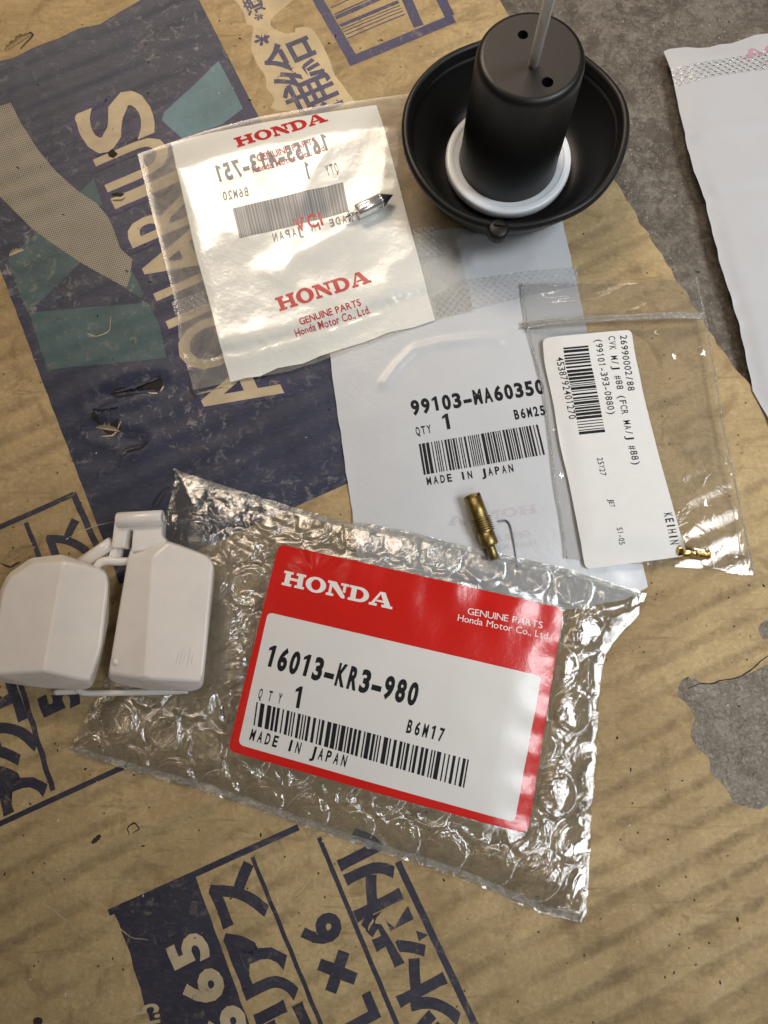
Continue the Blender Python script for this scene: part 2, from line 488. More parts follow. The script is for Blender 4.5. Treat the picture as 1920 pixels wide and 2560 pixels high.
def m_ink(name, col, wear=.5, worn=None):
    """printing ink on the cardboard, scuffed so that the paper shows through"""
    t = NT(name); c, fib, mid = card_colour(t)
    v = t.mix(t.ramp(t.noise(.06, 4, .65), .3, .75), tuple(x * .78 for x in col), tuple(min(1, x * 1.25) for x in col))
    sc = t.noise(.28, 6, .78, .8)
    s2 = t.noise(.9, 4, .8, .5, t.rot(70, (.35, 1.4, 1)))
    k = t.math('MULTIPLY', t.ramp(sc, .54, .68), t.ramp(t.noise(.035, 3, .5), .42, .62))
    k = t.math('MAXIMUM', k, t.math('MULTIPLY', t.ramp(s2, .66, .76), .6))
    k = t.math('MULTIPLY', k, wear)
    v = t.mix(k, v, worn or (.42, .33, .22))
    v = t.mix(t.ramp(fib, .5, .9, 0, .20), v, (.26, .23, .21))
    dirt = t.ramp(t.noise(.16, 5, .7, .4), .62, .75, 0, .65)
    v = t.mix(dirt, v, (.022, .019, .018))
    b = t.bump(fib, .4, .0001); b = t.bump(t.noise(.4, 5, .65), .3, .0003, b)
    t.bsdf(v, .55, bump=b, **{'Specular IOR Level': .35}); return t.m
def m_halftone():
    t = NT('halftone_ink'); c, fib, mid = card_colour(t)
    vec = t.rot(-ANG - 6, (7.1, 7.1, 7.1))
    sp = t.n('SeparateXYZ', {0: vec})
    f = t.math('MULTIPLY', t.math('SINE', sp.outputs[0]), t.math('SINE', sp.outputs[1]))
    col = t.mix(t.ramp(f, -.10, .30), (.40, .36, .27), (.085, .085, .095))
    col = t.mix(t.ramp(mid, .4, .8, 0, .4), col, (.17, .14, .09))
    t.bsdf(col, .7, bump=t.bump(fib, .4, .0001)); return t.m
def m_concrete():
    t = NT('concrete')
    a = t.noise(.02, 5, .62); b = t.noise(.22, 6, .75, .5); g = t.noise(1.1, 5, .8); w = t.noise(.06, 4, .6, 1.2)
    c = t.mix(t.ramp(a, .35, .68), (.215, .185, .150), (.105, .088, .070))
    c = t.mix(t.ramp(b, .42, .66, 0, .8), c, (.36, .325, .275))
    c = t.mix(t.ramp(g, .53, .70, 0, .9), c, (.48, .45, .39))
    c = t.mix(t.ramp(g, .44, .33, 0, .85), c, (.040, .032, .025))
    c = t.mix(t.ramp(w, .55, .75, 0, .5), c, (.10, .075, .055))
    vo = t.n('TexVoronoi', {'Vector': t.co, 'Scale': .30}).outputs[0]
    c = t.mix(t.ramp(vo, .07, .11, .9, 0), c, (.55, .53, .49))
    mm_ = t.noise(.075, 5, .7, .8); c = t.mix(t.ramp(mm_, .50, .62, 0, .65), c, (.105, .085, .066)); c = t.mix(t.ramp(mm_, .44, .34, 0, .5), c, (.36, .325, .27))
    h = t.math('ADD', g, t.math('MULTIPLY', b, 1.5))
    t.bsdf(c, .75, bump=t.bump(h, 1.0, .0011)); return t.m
def m_film(name, haze=.03, rough=.07, tint=(.97, .97, .96), bump=.25, bscale=.35, k=1.0, hcol=(.85, .84, .80), fine=0.0, edge=3.0):
    t = NT(name)
    n1 = t.noise(bscale, 4, .6, 1.5)
    h = t.math('ABSOLUTE', t.math('SUBTRACT', n1, .5))
    nb = t.bump(h, bump, .0012)
    if fine: nb = t.bump(t.noise(2.0, 3, .6, .8), fine, .0002, nb)
    fr = t.math('MULTIPLY', t.fresnel(nb), k)
    fr = t.math('MINIMUM', fr, .9)
    tr = t.n('BsdfTransparent', {0: tint}).outputs[0]
    gl = t.n('BsdfGlossy', {'Color': (1, 1, 1), 'Roughness': rough, 'Normal': nb}).outputs[0]
    df = t.n('BsdfDiffuse', {'Color': hcol, 'Normal': nb}).outputs[0]
    tl = t.n('BsdfTranslucent', {'Color': hcol}).outputs[0]
    hz = t.n('MixShader', {0: .4, 1: df, 2: tl}).outputs[0]
    fc = t.n('LayerWeight', {0: .5, 'Normal': nb}).outputs['Facing']
    hf_ = t.math('MULTIPLY', t.ramp(n1, .3, .8, haze * .6, haze * 1.5), t.math('ADD', 1.0, t.math('MULTIPLY', t.math('POWER', fc, 2.0), edge)))
    a = t.n('MixShader', {0: t.math('MINIMUM', hf_, .85), 1: tr, 2: hz}).outputs[0]
    return t.finish(t.n('MixShader', {0: fr, 1: a, 2: gl}).outputs[0])
def m_plain(name, col, rough=.4, metal=0.0, var=.06, bump=.1, scale=.4, bd=.0002, **kw):
    t = NT(name); a = t.noise(scale, 4, .6)
    c = t.mix(t.ramp(a, .3, .75), col, tuple(x * (1 - var) for x in col))
    t.bsdf(c, rough, metal, t.bump(t.noise(scale * 2, 4, .6), bump, bd), **kw); return t.m
def m_emboss(name, pitch=2.3):
    """row of pressed dots along a heat seal"""
    t = NT(name)
    sp = t.n('SeparateXYZ', {0: t.rot(-8, (2 * math.pi / pitch,) * 3)})
    f = t.math('MULTIPLY', t.math('SINE', sp.outputs[0]), t.math('SINE', sp.outputs[1]))
    nb = t.bump(t.ramp(f, -.1, .7), .8, .00040)
    fr = t.fresnel(nb)
    tr = t.n('BsdfTransparent', {0: (.98, .98, .98)}).outputs[0]
    gl = t.n('BsdfGlossy', {'Roughness': .12, 'Normal': nb}).outputs[0]
    df = t.n('BsdfDiffuse', {'Color': (.9, .9, .9), 'Normal': nb}).outputs[0]
    a = t.n('MixShader', {0: .22, 1: tr, 2: df}).outputs[0]
    return t.finish(t.n('MixShader', {0: t.math('MULTIPLY', fr, 1.6), 1: a, 2: gl}).outputs[0])

M = {
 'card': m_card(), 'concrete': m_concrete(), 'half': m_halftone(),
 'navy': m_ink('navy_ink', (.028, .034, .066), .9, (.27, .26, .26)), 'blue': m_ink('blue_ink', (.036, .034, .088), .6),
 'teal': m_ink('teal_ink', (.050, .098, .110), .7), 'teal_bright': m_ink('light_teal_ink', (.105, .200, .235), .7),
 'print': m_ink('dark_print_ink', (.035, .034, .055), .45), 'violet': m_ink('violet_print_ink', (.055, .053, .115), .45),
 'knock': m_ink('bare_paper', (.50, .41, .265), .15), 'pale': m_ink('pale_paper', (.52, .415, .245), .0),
 'worn': None, 'hole': m_plain('dark_hollow', (.022, .017, .013), .9, var=.4),
 'bubble': m_film('bubble_film', .060, .03, bump=.22, bscale=.6, k=4.2, fine=.10, edge=4.0, tint=(.985, .985, .98)),
 'bubble_in': m_film('bubble_inner_film', .055, .03, bump=.12, bscale=.3, k=3.6, edge=7.0, tint=(.985, .985, .98)),
 'seam': m_film('fused_film', .24, .12, bump=.9, bscale=.8, k=1.8, fine=.6),
 'zip': m_film('zip_film', .045, .045, bump=.10, bscale=.08, k=1.1, tint=(.955, .95, .945)),
 'cloudy': m_film('cloudy_film', .30, .20, bump=.12, bscale=.1, k=1.0, hcol=(.80, .76, .68)),
 'pearl': m_plain('pearl_plastic', (.80, .81, .765), .24, var=.08, bump=.35, scale=.05, bd=.0015, **{'Coat Weight': .6, 'Coat Roughness': .12}),
 'white_bag': m_plain('white_plastic_film', (.56, .58, .61), .38, var=.05, bump=.25, scale=.06, bd=.0012, **{'Coat Weight': .25, 'Coat Roughness': .2}),
 'paper': m_plain('white_paper_plastic', (.48, .485, .505), .5, var=.05, bump=.2, scale=.08, bd=.001),
 'label': m_plain('white_label_paper', (.72, .715, .70), .6, var=.04, bump=.08, scale=.3, **{'Specular IOR Level': .2}),
 'label_gloss': m_plain('white_gloss_label', (.70, .69, .67), .32, var=.03, bump=.10, scale=.12, bd=.0006),
 'red': m_plain('red_gloss_label', (.60, .017, .012), .23, var=.10, bump=.16, scale=.12, bd=.0008),
 'black_ink': m_plain('black_ink', (.012, .011, .014), .65, **{'Specular IOR Level': .2}), 'white_ink': m_plain('white_ink', (.80, .78, .76), .4),
 'red_ink': m_plain('red_ink', (.50, .018, .022), .35), 'dark_red_ink': m_plain('dark_red_ink', (.33, .022, .035), .35),
 'grey_ink': m_plain('grey_show_through_ink', (.135, .150, .170), .35), 'light_grey_ink': m_plain('pale_show_through_ink', (.30, .315, .33), .35),
 'pink_strong': m_plain('faded_red_ink', (.50, .30, .36), .4, var=.15), 'pink_ink': m_plain('pink_show_through_ink', (.54, .52, .57), .38, var=.15), 'grey_dirt': m_plain('grey_smudge', (.60, .57, .54), .6, var=.3),
 'emboss': m_emboss('embossed_seal'),
 'rubber': m_plain('black_rubber', (.0065, .006, .006), .46, var=.3, bump=.12, scale=.5, **{'Specular IOR Level': .38}),
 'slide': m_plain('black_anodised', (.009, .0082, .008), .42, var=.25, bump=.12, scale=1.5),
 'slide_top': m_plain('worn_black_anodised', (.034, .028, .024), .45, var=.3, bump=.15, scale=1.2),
 'nylon': m_plain('white_nylon_ring', (.80, .84, .88), .33, var=.05, **{'Subsurface Weight': .3, 'Subsurface Radius': (.002, .002, .002), 'Subsurface Scale': 1.0}),
 'float': m_plain('milky_plastic', (.86, .81, .76), .22, var=.08, bump=.12, scale=.12, bd=.0006, **{'Subsurface Weight': .35, 'Subsurface Radius': (.004, .0032, .0026), 'Subsurface Scale': 1.0}),
 'steel': m_plain('polished_steel', (.93, .92, .90), .26, .80, bump=.05), 'needle': m_plain('dull_steel', (.78, .77, .74), .34, .55, bump=.2, scale=1.5),
 'wire': m_plain('blued_wire', (.30, .31, .38), .3, 1.0), 'brass': m_plain('aged_brass', (.34, .255, .10), .42, 1.0, var=.4, bump=.25, scale=.9),
 'gold': m_plain('bright_brass', (.80, .55, .16), .2, 1.0, var=.2), 'tip': m_plain('rubber_tip', (.025, .025, .028), .5),
 'chip': m_plain('dark_crumb', (.03, .024, .018), .8), 'chip_light': m_plain('pale_crumb', (.62, .58, .52), .7),
}
def m_worn():
    t = NT('worn_grey_paper'); g = t.noise(1.0, 5, .8, .8); b = t.noise(.10, 5, .65, 1.0); f = t.noise(1.6, 3, .7, 1.5, t.rot(30, (.4, 1.6, 1)))
    c = t.mix(t.ramp(b, .36, .62), (.31, .275, .225), (.19, .16, .125))
    c = t.mix(t.ramp(g, .50, .66, 0, .8), c, (.46, .42, .355)); c = t.mix(t.ramp(g, .46, .36, 0, .55), c, (.075, .060, .046))
    c = t.mix(t.ramp(f, .62, .72, 0, .7), c, (.52, .48, .41)); c = t.mix(t.ramp(f, .36, .28, 0, .7), c, (.05, .04, .03))
    t.bsdf(c, .6, bump=t.bump(t.math('ADD', g, b), .9, .0008)); return t.m
M['worn'] = m_worn()

# ------------------------------------------------------------------ floor
FZ = -3.2
def floor():
    n = 60; V = []; F = []
    for i in range(n + 1):
        for j in range(n + 1):
            V.append((-600 + 1200 * i / n, -500 + 1200 * j / n, FZ + .25 * float(fbm(i * .37, j * .37, 3))))
    for i in range(n):
        for j in range(n):
            a = i * (n + 1) + j; F.append([a, a + n + 1, a + n + 2, a + 1])
    tag(mesh('concrete_floor', V, F, M['concrete']), None, None, kind='structure')
floor()

# ------------------------------------------------------------------ cardboard with its print
edge = [q('S', *p) for p in ((1225, -60), (1249, 0), (1278, 47), (1400, 235), (1544, 463), (1597, 550), (1654, 640), (1711, 725), (1763, 811), (1838, 919), (1875, 964), (1920, 1039), (2010, 1180))]
CO = [tuple(P(*p)[:2]) for p in edge]
CO = densify(CO, 2.2, .7, 4, closed=False) + [(160, 90), (165, -60), (150, -150), (-40, -165), (-185, -150), (-205, 40), (-215, 262), (20, 270)]
cA, sA = math.cos(math.radians(ANG)), math.sin(math.radians(ANG))
crease = poly('7', [(-300, 660), (0, 520), (250, 395), (420, 300), (580, 255), (700, 215), (900, 150)])
dent = poly('3', [(430, 620), (560, 570), (690, 545)]); dent2 = poly('3', [(420, 740), (500, 770), (600, 800)])
tape = poly('F', [(-60, 300), (170, 180), (330, 210), (250, 380), (110, 450), (0, 420)])
def card_h(X, Y):
    s = X * cA + Y * sA; v = -X * sA + Y * cA
    amp = .10 + .16 * sst(-.25, .45, fbm(X * .012, Y * .012, 11))
    amp = amp + .22 * sst(10, 70, X) * sst(20, -60, Y)
    z = amp * np.sin(2 * np.pi * v / 8.15 + .9 * pn(s * .02, v * .03, 5) * 2)
    z = z + .35 * fbm(X * .02, Y * .02, 21) + .07 * fbm(X * .22, Y * .22, 31)
    d = dist(X, Y, crease, False); z = z + .9 * np.exp(-(d / 3.0) ** 2)
    z = z - 1.1 * np.exp(-(dist(X, Y, dent, False) / 2.6) ** 2) + .5 * np.exp(-((dist(X, Y, dent, False) - 4.5) / 2) ** 2)
    z = z - .8 * np.exp(-(dist(X, Y, dent2, False) / 2.2) ** 2) + .4 * np.exp(-((dist(X, Y, dent2, False) - 4) / 1.6) ** 2)
    return z
CH = HF(bounds_of(CO, 4), 1.25, card_h)
card = empty('cardboard_sheet', (0, 20, FZ), 'flattened brown drinks carton with dark blue print lying on the concrete under everything', 'cardboard')
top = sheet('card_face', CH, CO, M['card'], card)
# thickness of the board along its outline
def skirt(name, hf, pg, zb, mat, parent, dz=0):
    V = []; F = []; n = len(pg); a = np.array(pg); z = hf(a[:, 0], a[:, 1]) + dz
    for i in range(n): V += [(a[i, 0], a[i, 1], z[i]), (a[i, 0], a[i, 1], zb)]
    for i in range(n): j = (i + 1) % n; F.append([2 * i, 2 * i + 1, 2 * j + 1, 2 * j])
    return mesh(name, V, F, mat, parent, False)
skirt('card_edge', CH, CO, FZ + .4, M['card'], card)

def ink(name, pg, mat, dz, k=None, jag=.0, dens=None):
    if k: pg = poly(k, pg)
    if jag: pg = densify(pg, 1.5, jag, 9)
    return sheet(name, CH, pg, M[mat], card, dz)
panel = [(-235, 215), (-60, 165), (0, 153), (35, 145), (81, 122), (145, 98), (197, 72), (249, 61), (312, 23), (382, -17), (480, -40), (498, 0), (648, 295), (1068, 1121), (300, 1461), (-150, 282)]
ink('ink_panel', panel, 'navy', .03, 'S', .06)
# bright blue glow strips round the teal ribbons
ink('blue_border', [(935, 225), (1000, 320), (1120, 510), (1160, 600), (1010, 640), (780, 640), (690, 560), (670, 470), (720, 440)], 'blue', .06, '1', .35)
ink('teal_ribbon', [(945, 265), (985, 340), (1050, 470), (960, 540), (790, 600), (740, 560), (700, 520), (710, 490)], 'teal_bright', .09, '1', .06)
ink('teal_ribbon', [(60, 1410), (190, 1290), (300, 1200), (440, 1300), (640, 1440), (220, 1840), (170, 1740)], 'teal', .06, 'E', .05)
ink('teal_ribbon', [(125, 245), (380, 222), (640, 200), (690, 300), (720, 440), (450, 468), (205, 492)], 'teal', .06, '3', .05)
ink('teal_ribbon', [(560, 930), (650, 870), (740, 780), (810, 985), (760, 1000)], 'teal', .05, 'E')
ink('teal_ribbon', [(960, 1630), (1040, 1500), (1135, 1690), (1110, 1720)], 'teal', .05, 'E')
rib = [(-160, 250), (0, 205), (85, 180), (160, 330), (300, 550), (440, 720), (620, 880), (760, 970), (860, 1090), (900, 1180), (950, 1330), (1045, 1415), (1030, 1540), (1000, 1640), (900, 1590), (650, 1450), (440, 1310), (250, 1170), (130, 1050), (0, 920), (-200, 700)]
ink('halftone_ribbon', rib, 'half', .09, 'E')
# logo word set up the side of the carton; every letter fitted between the two guide lines
T0 = G('E', 820, 820); T1 = G('E', 1300, 1890)
ud = (T0 - T1)[:2]; ud /= np.linalg.norm(ud); vd = np.array([-ud[1], ud[0]])
def along(k, x, y):
    p = G(k, x, y)[:2] - T0[:2]; return p.dot(ud), p.dot(vd)
hgt = abs(along('E', 655, 420)[1] - along('E', 1225, 290)[1])
vt = max(along('E', 655, 420)[1], along('E', 820, 820)[1]); vb = vt - hgt
mm_per = np.linalg.norm((T0 - T1)[:2]) / math.hypot(480, 1070)      # mm per crop pixel along the word
def letter(ch, s0, s1, bold, h0=0.0, h1=1.0):
    tr, b = glyph(ch, bold); o = []
    for t in tr:
        o.append([tuple(T0[:2] + ud * (s0 + (s1 - s0) * (p[0] - b[0]) / (b[2] - b[0])) + vd * (vb + hgt * (h0 + (h1 - h0) * (p[1] - b[1]) / (b[3] - b[1])))) for p in t])
    return o
def sE(x, y): return along('E', x, y)[0]
lets = [('S', sE(905, 560), sE(870, 130)), ('U', sE(850, 890), sE(745, 630)), ('I', sE(905, 1025), sE(870, 945)), ('R', sE(1055, 1330), sE(965, 1090))]
wU = abs(sE(850, 890) - sE(745, 630))
sA_ = sE(1130, 1510)
lets += [('A', sA_ - wU * .62, sA_ + wU * .62), ('U', sE(1335, 1970), sE(1210, 1690))]
sU = sE(1335, 1970); lets += [('Q', sU - wU * .12 - wU * 1.25, sU - wU * .12), ('A', sU - wU * 2.65, sU - wU * 1.42)]
W1 = []; W2 = []
for ch, a, b in lets:
    lo, hi = (-.02, 1.02) if ch in 'SQ' else (0, 1)
    W1 += letter(ch, a, b, .018, lo, hi)
    g = abs(b - a); W2 += letter(ch, a - 1.6, b + 1.6, .10, lo - .085, hi + .085)
printed('word_outline', CH, W2, M['blue'], card, .12)
printed('word_lettering', CH, W1, M['knock'], card, .16)
printed('registered_mark', CH, place(text_tris('®', .012), G('E', 705, 345), G('E', 660, 245), 3.6), M['pale'], card, .16)

# upper text, with the pale halo round it
ink('pale_halo', smooth_poly([(60, -40), (90, 20), (130, 90), (150, 160), (190, 175), (175, 300), (215, 420), (270, 500), (280, 580), (330, 640), (340, 720), (820, 700), (800, 600), (720, 490), (680, 380), (620, 260), (560, 180), (470, 180), (420, 220), (330, 190), (300, 150), (330, 100), (420, 20), (440, -40)], 3), 'pale', .03, 'J')
def cjk(ch, k, c, size_px, mat, bold=.03, rotd=None, name='lettering', sx=1.0):
    """one character centred on c, standing along the word direction"""
    tr, b = glyph(ch, bold); ce = G(k, *c)[:2]
    s = np.linalg.norm(G(k, c[0] + size_px, c[1])[:2] - ce) / .92
    cx, cy = (b[0] + b[2]) / 2, (b[1] + b[3]) / 2
    o = [[tuple(ce + ud * (p[0] - cx) * s * sx + vd * (p[1] - cy) * s) for p in t] for t in tr]
    return printed(name, CH, o, M[mat], card, .07)
cjk('給', 'J', (440, 400), 330, 'violet', .012)
cjk('補', 'J', (580, 650), 330, 'violet', .012)
cjk('*', 'J', (247, 255), 200, 'violet', .02); cjk('*', 'J', (225, 107), 120, 'violet', .02)
cjk('適', 'J', (190, 30), 125, 'violet', .02)
# printed bar code panel on the carton
def strip(k, a, b, wpx):
    A = np.array(G(k, *a)[:2]); B = np.array(G(k, *b)[:2]); n = np.array([-(B - A)[1], (B - A)[0]]) / np.linalg.norm(B - A)
    w = wpx * ZO[k][2] * np.linalg.norm(G(k, a[0], a[1])[:2] - G(k, a[0] + 1, a[1])[:2]) / ZO[k][2]
    return [tuple(A + n * w / 2), tuple(A - n * w / 2), tuple(B - n * w / 2), tuple(B + n * w / 2)]
def rule(k, a, b, wpx, mat='violet', name='printed_rule', dz=.05):
    return sheet(name, CH, densify(strip(k, a, b, wpx), 2, .05, 3), M[mat], card, dz)
rule('J', (560, -90), (838, 392), 66); rule('J', (805, 405), (1490, 118), 64, dz=.06); rule('J', (1180, -20), (1262, 172), 66, dz=.055); rule('J', (1390, -50), (1462, 105), 66, dz=.055)
for a, b, w in (((705, -12), (800, -50), 22), ((690, 48), (880, -36), 8), ((712, 92), (1010, -34), 10), ((722, 112), (1040, -22), 28), ((752, 165), (1130, 10), 26), ((764, 190), (1140, 34), 7), ((776, 206), (1150, 52), 7), ((788, 226), (1162, 70), 7), ((800, 248), (1172, 92), 8)):
    rule('J', a, b, w, name='printed_bar', dz=.045)

# lower right text table
rule('7', (470, 625), (1290, 255), 27, 'print')
ink('ink_block', [(487, 615), (842, 462), (1085, 1130), (1150, 1320), (740, 1400), (655, 1120), (540, 740)], 'print', .055, '7', .15)
rule('7', (1090, 385), (1420, 1190), 18, 'print'); rule('7', (1378, 300), (1770, 1240), 20, 'print'); rule('8', (60, 405), (440, 1210), 30, 'print')
def col_char(ch, k, c, size, mat='print', bold=.05, sx=1.0): return cjk(ch, k, c, size, mat, bold, sx=sx)
col_char('5', '7', (815, 790), 200, 'knock', .045, 1.15).location.z += .06 * MM
col_char('6', '7', (880, 950), 205, 'knock', .045, 1.15).location.z += .06 * MM
col_char('6', '7', (975, 1110), 205, 'knock', .045, 1.15).location.z += .06 * MM
for ch, k, c, s in (('ス', '7', (1030, 555), 235), ('ア', '7', (1105, 790), 240), ('リ', '7', (1180, 985), 225), ('エ', '7', (1270, 1170), 235),
                    ('6', '7', (1388, 702), 205), ('×', '7', (1458, 878), 250), ('L', '7', (1545, 1060), 205),
                    ('ル', '7', (1570, 390), 225), ('ト', '7', (1612, 540), 225), ('ボ', '8', (55, 715), 235), ('ト', '8', (140, 905), 230), ('ッ', '8', (225, 1065), 235)):
    col_char(ch, k, c, s)
printed('lettering', CH, place(text_tris('1.5', .02), G('7', 690, 1100), G('7', 680, 1010), 7), M['knock'], card, .10)
# left text table
rule('F', (-90, 238), (475, -12), 34, 'print'); rule('F', (470, -20), (655, 395), 40, 'print'); rule('F', (-90, 2150), (840, 1722), 34, 'print')
rule('F', (130, 1190), (340, 1895), 34, 'print'); rule('F', (165, 170), (262, 420), 30, 'print')
col_char('ア', 'F', (120, 1830), 330); col_char('ク', 'F', (60, 1575), 330); col_char('エ', 'F', (10, 1330), 320); col_char('5', 'F', (385, 1310), 300)
col_char('ス', 'F', (430, 300), 260)
# worn and torn places
ink('worn_patch', smooth_poly([(240, 790), (290, 620), (420, 600), (520, 650), (720, 640), (930, 580), (1060, 530), (1300, 460), (1500, 800), (1450, 1850), (1240, 1990), (1130, 2045), (1000, 2020), (880, 1990), (800, 1870), (690, 1720), (600, 1640), (575, 1480), (480, 1390), (400, 1290), (375, 1210), (430, 1050), (400, 960), (300, 850)], 4), 'worn', .035, 'L')
ink('worn_patch', smooth_poly([(1130, 80), (1150, 0), (1300, -60), (1330, 100), (1200, 170)], 4), 'worn', .035, 'L')
def crack(k, pts, w, mat='chip', dz=.08, name='tear', jag=.5):
    p = densify(smooth_poly(poly(k, pts), 4, False), 1.0, jag, 17, closed=False); n = len(p); U = []; D = []
    for i in range(n):
        a = np.array(p[max(i - 1, 0)]); b = np.array(p[min(i + 1, n - 1)]); t = (b - a) / max(np.linalg.norm(b - a), 1e-6); nr = np.array([-t[1], t[0]])
        ww = w * (.55 if mat in ('knock', 'pale') else 1) * (.25 + .75 * math.sin(math.pi * (i + .3) / (n + .3))) * (.6 + .5 * random.Random(i * 7 + 3).random())
        U.append(tuple(np.array(p[i]) + nr * ww / 2)); D.append(tuple(np.array(p[i]) - nr * ww / 2))
    tr = []
    for i in range(n - 1): tr += [[U[i], D[i], D[i + 1]], [U[i], D[i + 1], U[i + 1]]]
    return printed(name, CH, tr, M[mat], card, dz)
crack('L', [(350, 715), (470, 665), (700, 630), (940, 570), (1110, 450), (1240, 350)], .5)
crack('3', [(440, 778), (480, 775), (505, 752), (525, 715)], 1.3, 'knock')
crack('3', [(640, 590), (690, 588), (705, 560)], 1.2, 'knock')
crack('3', [(440, 740), (500, 765), (525, 735)], 1.3); crack('3', [(380, 330), (420, 345), (470, 320), (480, 260)], .55, 'pale')
crack('3', [(510, 920), (525, 870), (600, 830)], .5); crack('3', [(815, 550), (840, 600), (860, 630)], 1.0)
crack('7', [(400, 320), (420, 300), (435, 285)], 1.6); crack('7', [(560, 290), (555, 255), (590, 235), (612, 262), (580, 280)], .5)
crack('7', [(150, 560), (230, 620), (330, 690), (380, 710)], .6, 'knock'); crack('7', [(480, 650), (510, 690), (560, 725), (640, 745)], .5, 'knock')
crack('F', [(440, 265), (600, 200), (730, 165)], .45, 'knock')
crack('5', [(660, 0), (700, -60), (730, -110)], 1.4); crack('F', [(0, 430), (70, 460), (130, 425)], .7)
crack('1', [(20, 220), (80, 170), (140, 150), (90, 215)], 1.0); crack('7', [(150, 1080), (180, 1105)], 2.4)

ink('tear_hole', [(468, 590), (500, 562), (560, 570), (610, 548), (660, 535), (688, 512), (704, 560), (690, 590), (640, 580), (590, 600), (540, 612), (490, 606)], 'hole', .085, '3', .7)
ink('tear_hole', [(405, 655), (430, 690), (438, 722), (470, 735), (500, 712), (520, 700), (505, 752), (470, 768), (425, 742), (400, 700)], 'hole', .085, '3', .7)
ink('tear_hole', [(530, 838), (560, 826), (600, 828), (640, 800), (648, 812), (610, 842), (560, 852)], 'hole', .085, '3', .5)
ink('tear_hole', [(850, 575), (890, 545), (935, 590), (900, 625), (865, 610)], 'hole', .19, 'E', .4)
ink('tear_hole', [(880, 905), (920, 890), (990, 905), (960, 930), (900, 925)], 'hole', .19, 'E', .4)
def flap(k, a, b, reach, curl, mat, seed):
    """strip of torn liner still hinged along a-b, its ragged free edge curling up"""
    A, B = G(k, *a)[:2], G(k, *b)[:2]; d = B - A; n = np.array([-d[1], d[0]]) / np.linalg.norm(d); nu, nv = 22, 7; V = []; F = []
    for i in range(nu):
        u = i / (nu - 1); e = math.sin(math.pi * u) ** .6 * reach * (.55 + .55 * abs(float(fbm(np.float64(u * 6.3), np.float64(seed), seed))) + .25 * float(pn(np.float64(u * 19), np.float64(.3), seed)))
        for j in range(nv):
            v = j / (nv - 1); p = A + d * u + n * e * v * (1 - .35 * v * curl)
            V.append((p[0], p[1], float(CH(p[0], p[1])) + .13 + curl * abs(e) * v * v * .55))
    for i in range(nu - 1):
        for j in range(nv - 1): c = i * nv + j; F.append([c, c + nv, c + nv + 1, c + 1])
    return mesh('torn_flap', V, F, M[mat], card)
flap('3', (470, 600), (700, 585), 2.6, .9, 'navy', 3); flap('3', (690, 520), (480, 585), 2.0, .7, 'navy', 5)
flap('3', (410, 740), (520, 760), 2.8, .9, 'knock', 7); flap('3', (400, 660), (520, 650), -2.4, .7, 'navy', 9); flap('3', (530, 850), (640, 815), 1.8, .8, 'navy', 11)
flap('E', (1000, 925), (880, 945), 2.0, .7, 'knock', 13); flap('3', (850, 600), (1000, 570), 1.2, .8, 'knock', 15); flap('5', (655, 5), (735, -110), 2.5, .9, 'navy', 17)
flap('1', (20, 225), (140, 150), 3.2, .7, 'card', 19); flap('F', (20, 440), (230, 330), 4.0, .45, 'card', 21); flap('E', (70, 1390), (190, 1340), 2.6, .6, 'knock', 23)

# ------------------------------------------------------------------ bag heights, from the lowest up
def bag_hf(pg, L, fn): return HF(bounds_of(pg), L, fn)
# white printed bag in the middle
WB = poly('S', [(1100, 575), (1130, 571), (1200, 575), (1230, 570), (1300, 567), (1360, 560), (1406, 552), (1426, 640), (1446, 727), (1466, 819), (1620, 1468), (1560, 1500), (1000, 1590), (915, 1570), (880, 1280), (822, 871), (790, 640), (960, 600)], .8)
WB = densify(WB, 3, .25, 6)
wfold = poly('4', [(0, 560), (60, 480), (130, 410), (250, 380), (440, 365), (500, 370)], 1)
def wb_h(X, Y):
    d = np.maximum(sdist(X, Y, WB), 0); z = .9 + 1.3 * sst(0, 22, d) + .35 * fbm(X * .025, Y * .025, 41) * sst(0, 8, d)
    z = z + .5 * ridge(X * .03 + .3 * pn(X * .05, Y * .05, 2), Y * .015, 43) * sst(2, 14, d) * .5
    z = z + .6 * np.exp(-(dist(X, Y, wfold, False) / 1.3) ** 2)
    return z
WH = bag_hf(WB, 1.0, wb_h)
white_bag = empty('parts_bag', (*P(1200, 1000, 0)[:2], 0), 'white plastic parts bag printed 99103-MA60350, beneath the zip bag', 'bag')
sheet('bag_film', WH, WB, M['white_bag'], white_bag)
sheet('seal_band', WH, poly('4', [(215, 185), (330, 110), (520, 85), (835, 45), (845, 125), (560, 195), (390, 240), (230, 268)], 1), M['emboss'], white_bag, .06)
zz = 2.4
def wt(name, k, a, b, h, tw, mat='black_ink', mirror=False, lean=0.0, dz=.06): return printed(name, WH, line(k, a, b, h, zz, tw, mirror, lean), M[mat], white_bag, dz)
wt('part_number', '4', (118, 687), (700, 590), 62, text_tris('99103-MA60350', .045, .58, .82))
wt('quantity_text', '4', (137, 775), (210, 762), 36, text_tris('QTY', .025, .62, .72)); wt('quantity_text', '4', (258, 752), (290, 747), 68, text_tris('1', .05))
wt('batch_code', '4', (562, 708), (702, 684), 42, text_tris('B6M25', .035, .62, .72))
printed('bar_code', WH, bars(G('4', 150, 812, zz), G('4', 668, 728, zz), G('4', 700, 858, zz), G('4', 172, 945, zz), 5, 118), M['black_ink'], white_bag, .06)
wt('origin_text', '4', (182, 990), (566, 930), 34, text_tris('MADE IN JAPAN', .03, .74, .66))
wt('ghost_lettering', 'H', (-10, 640), (1240, 450), 125, WORD, 'pink_ink', True)
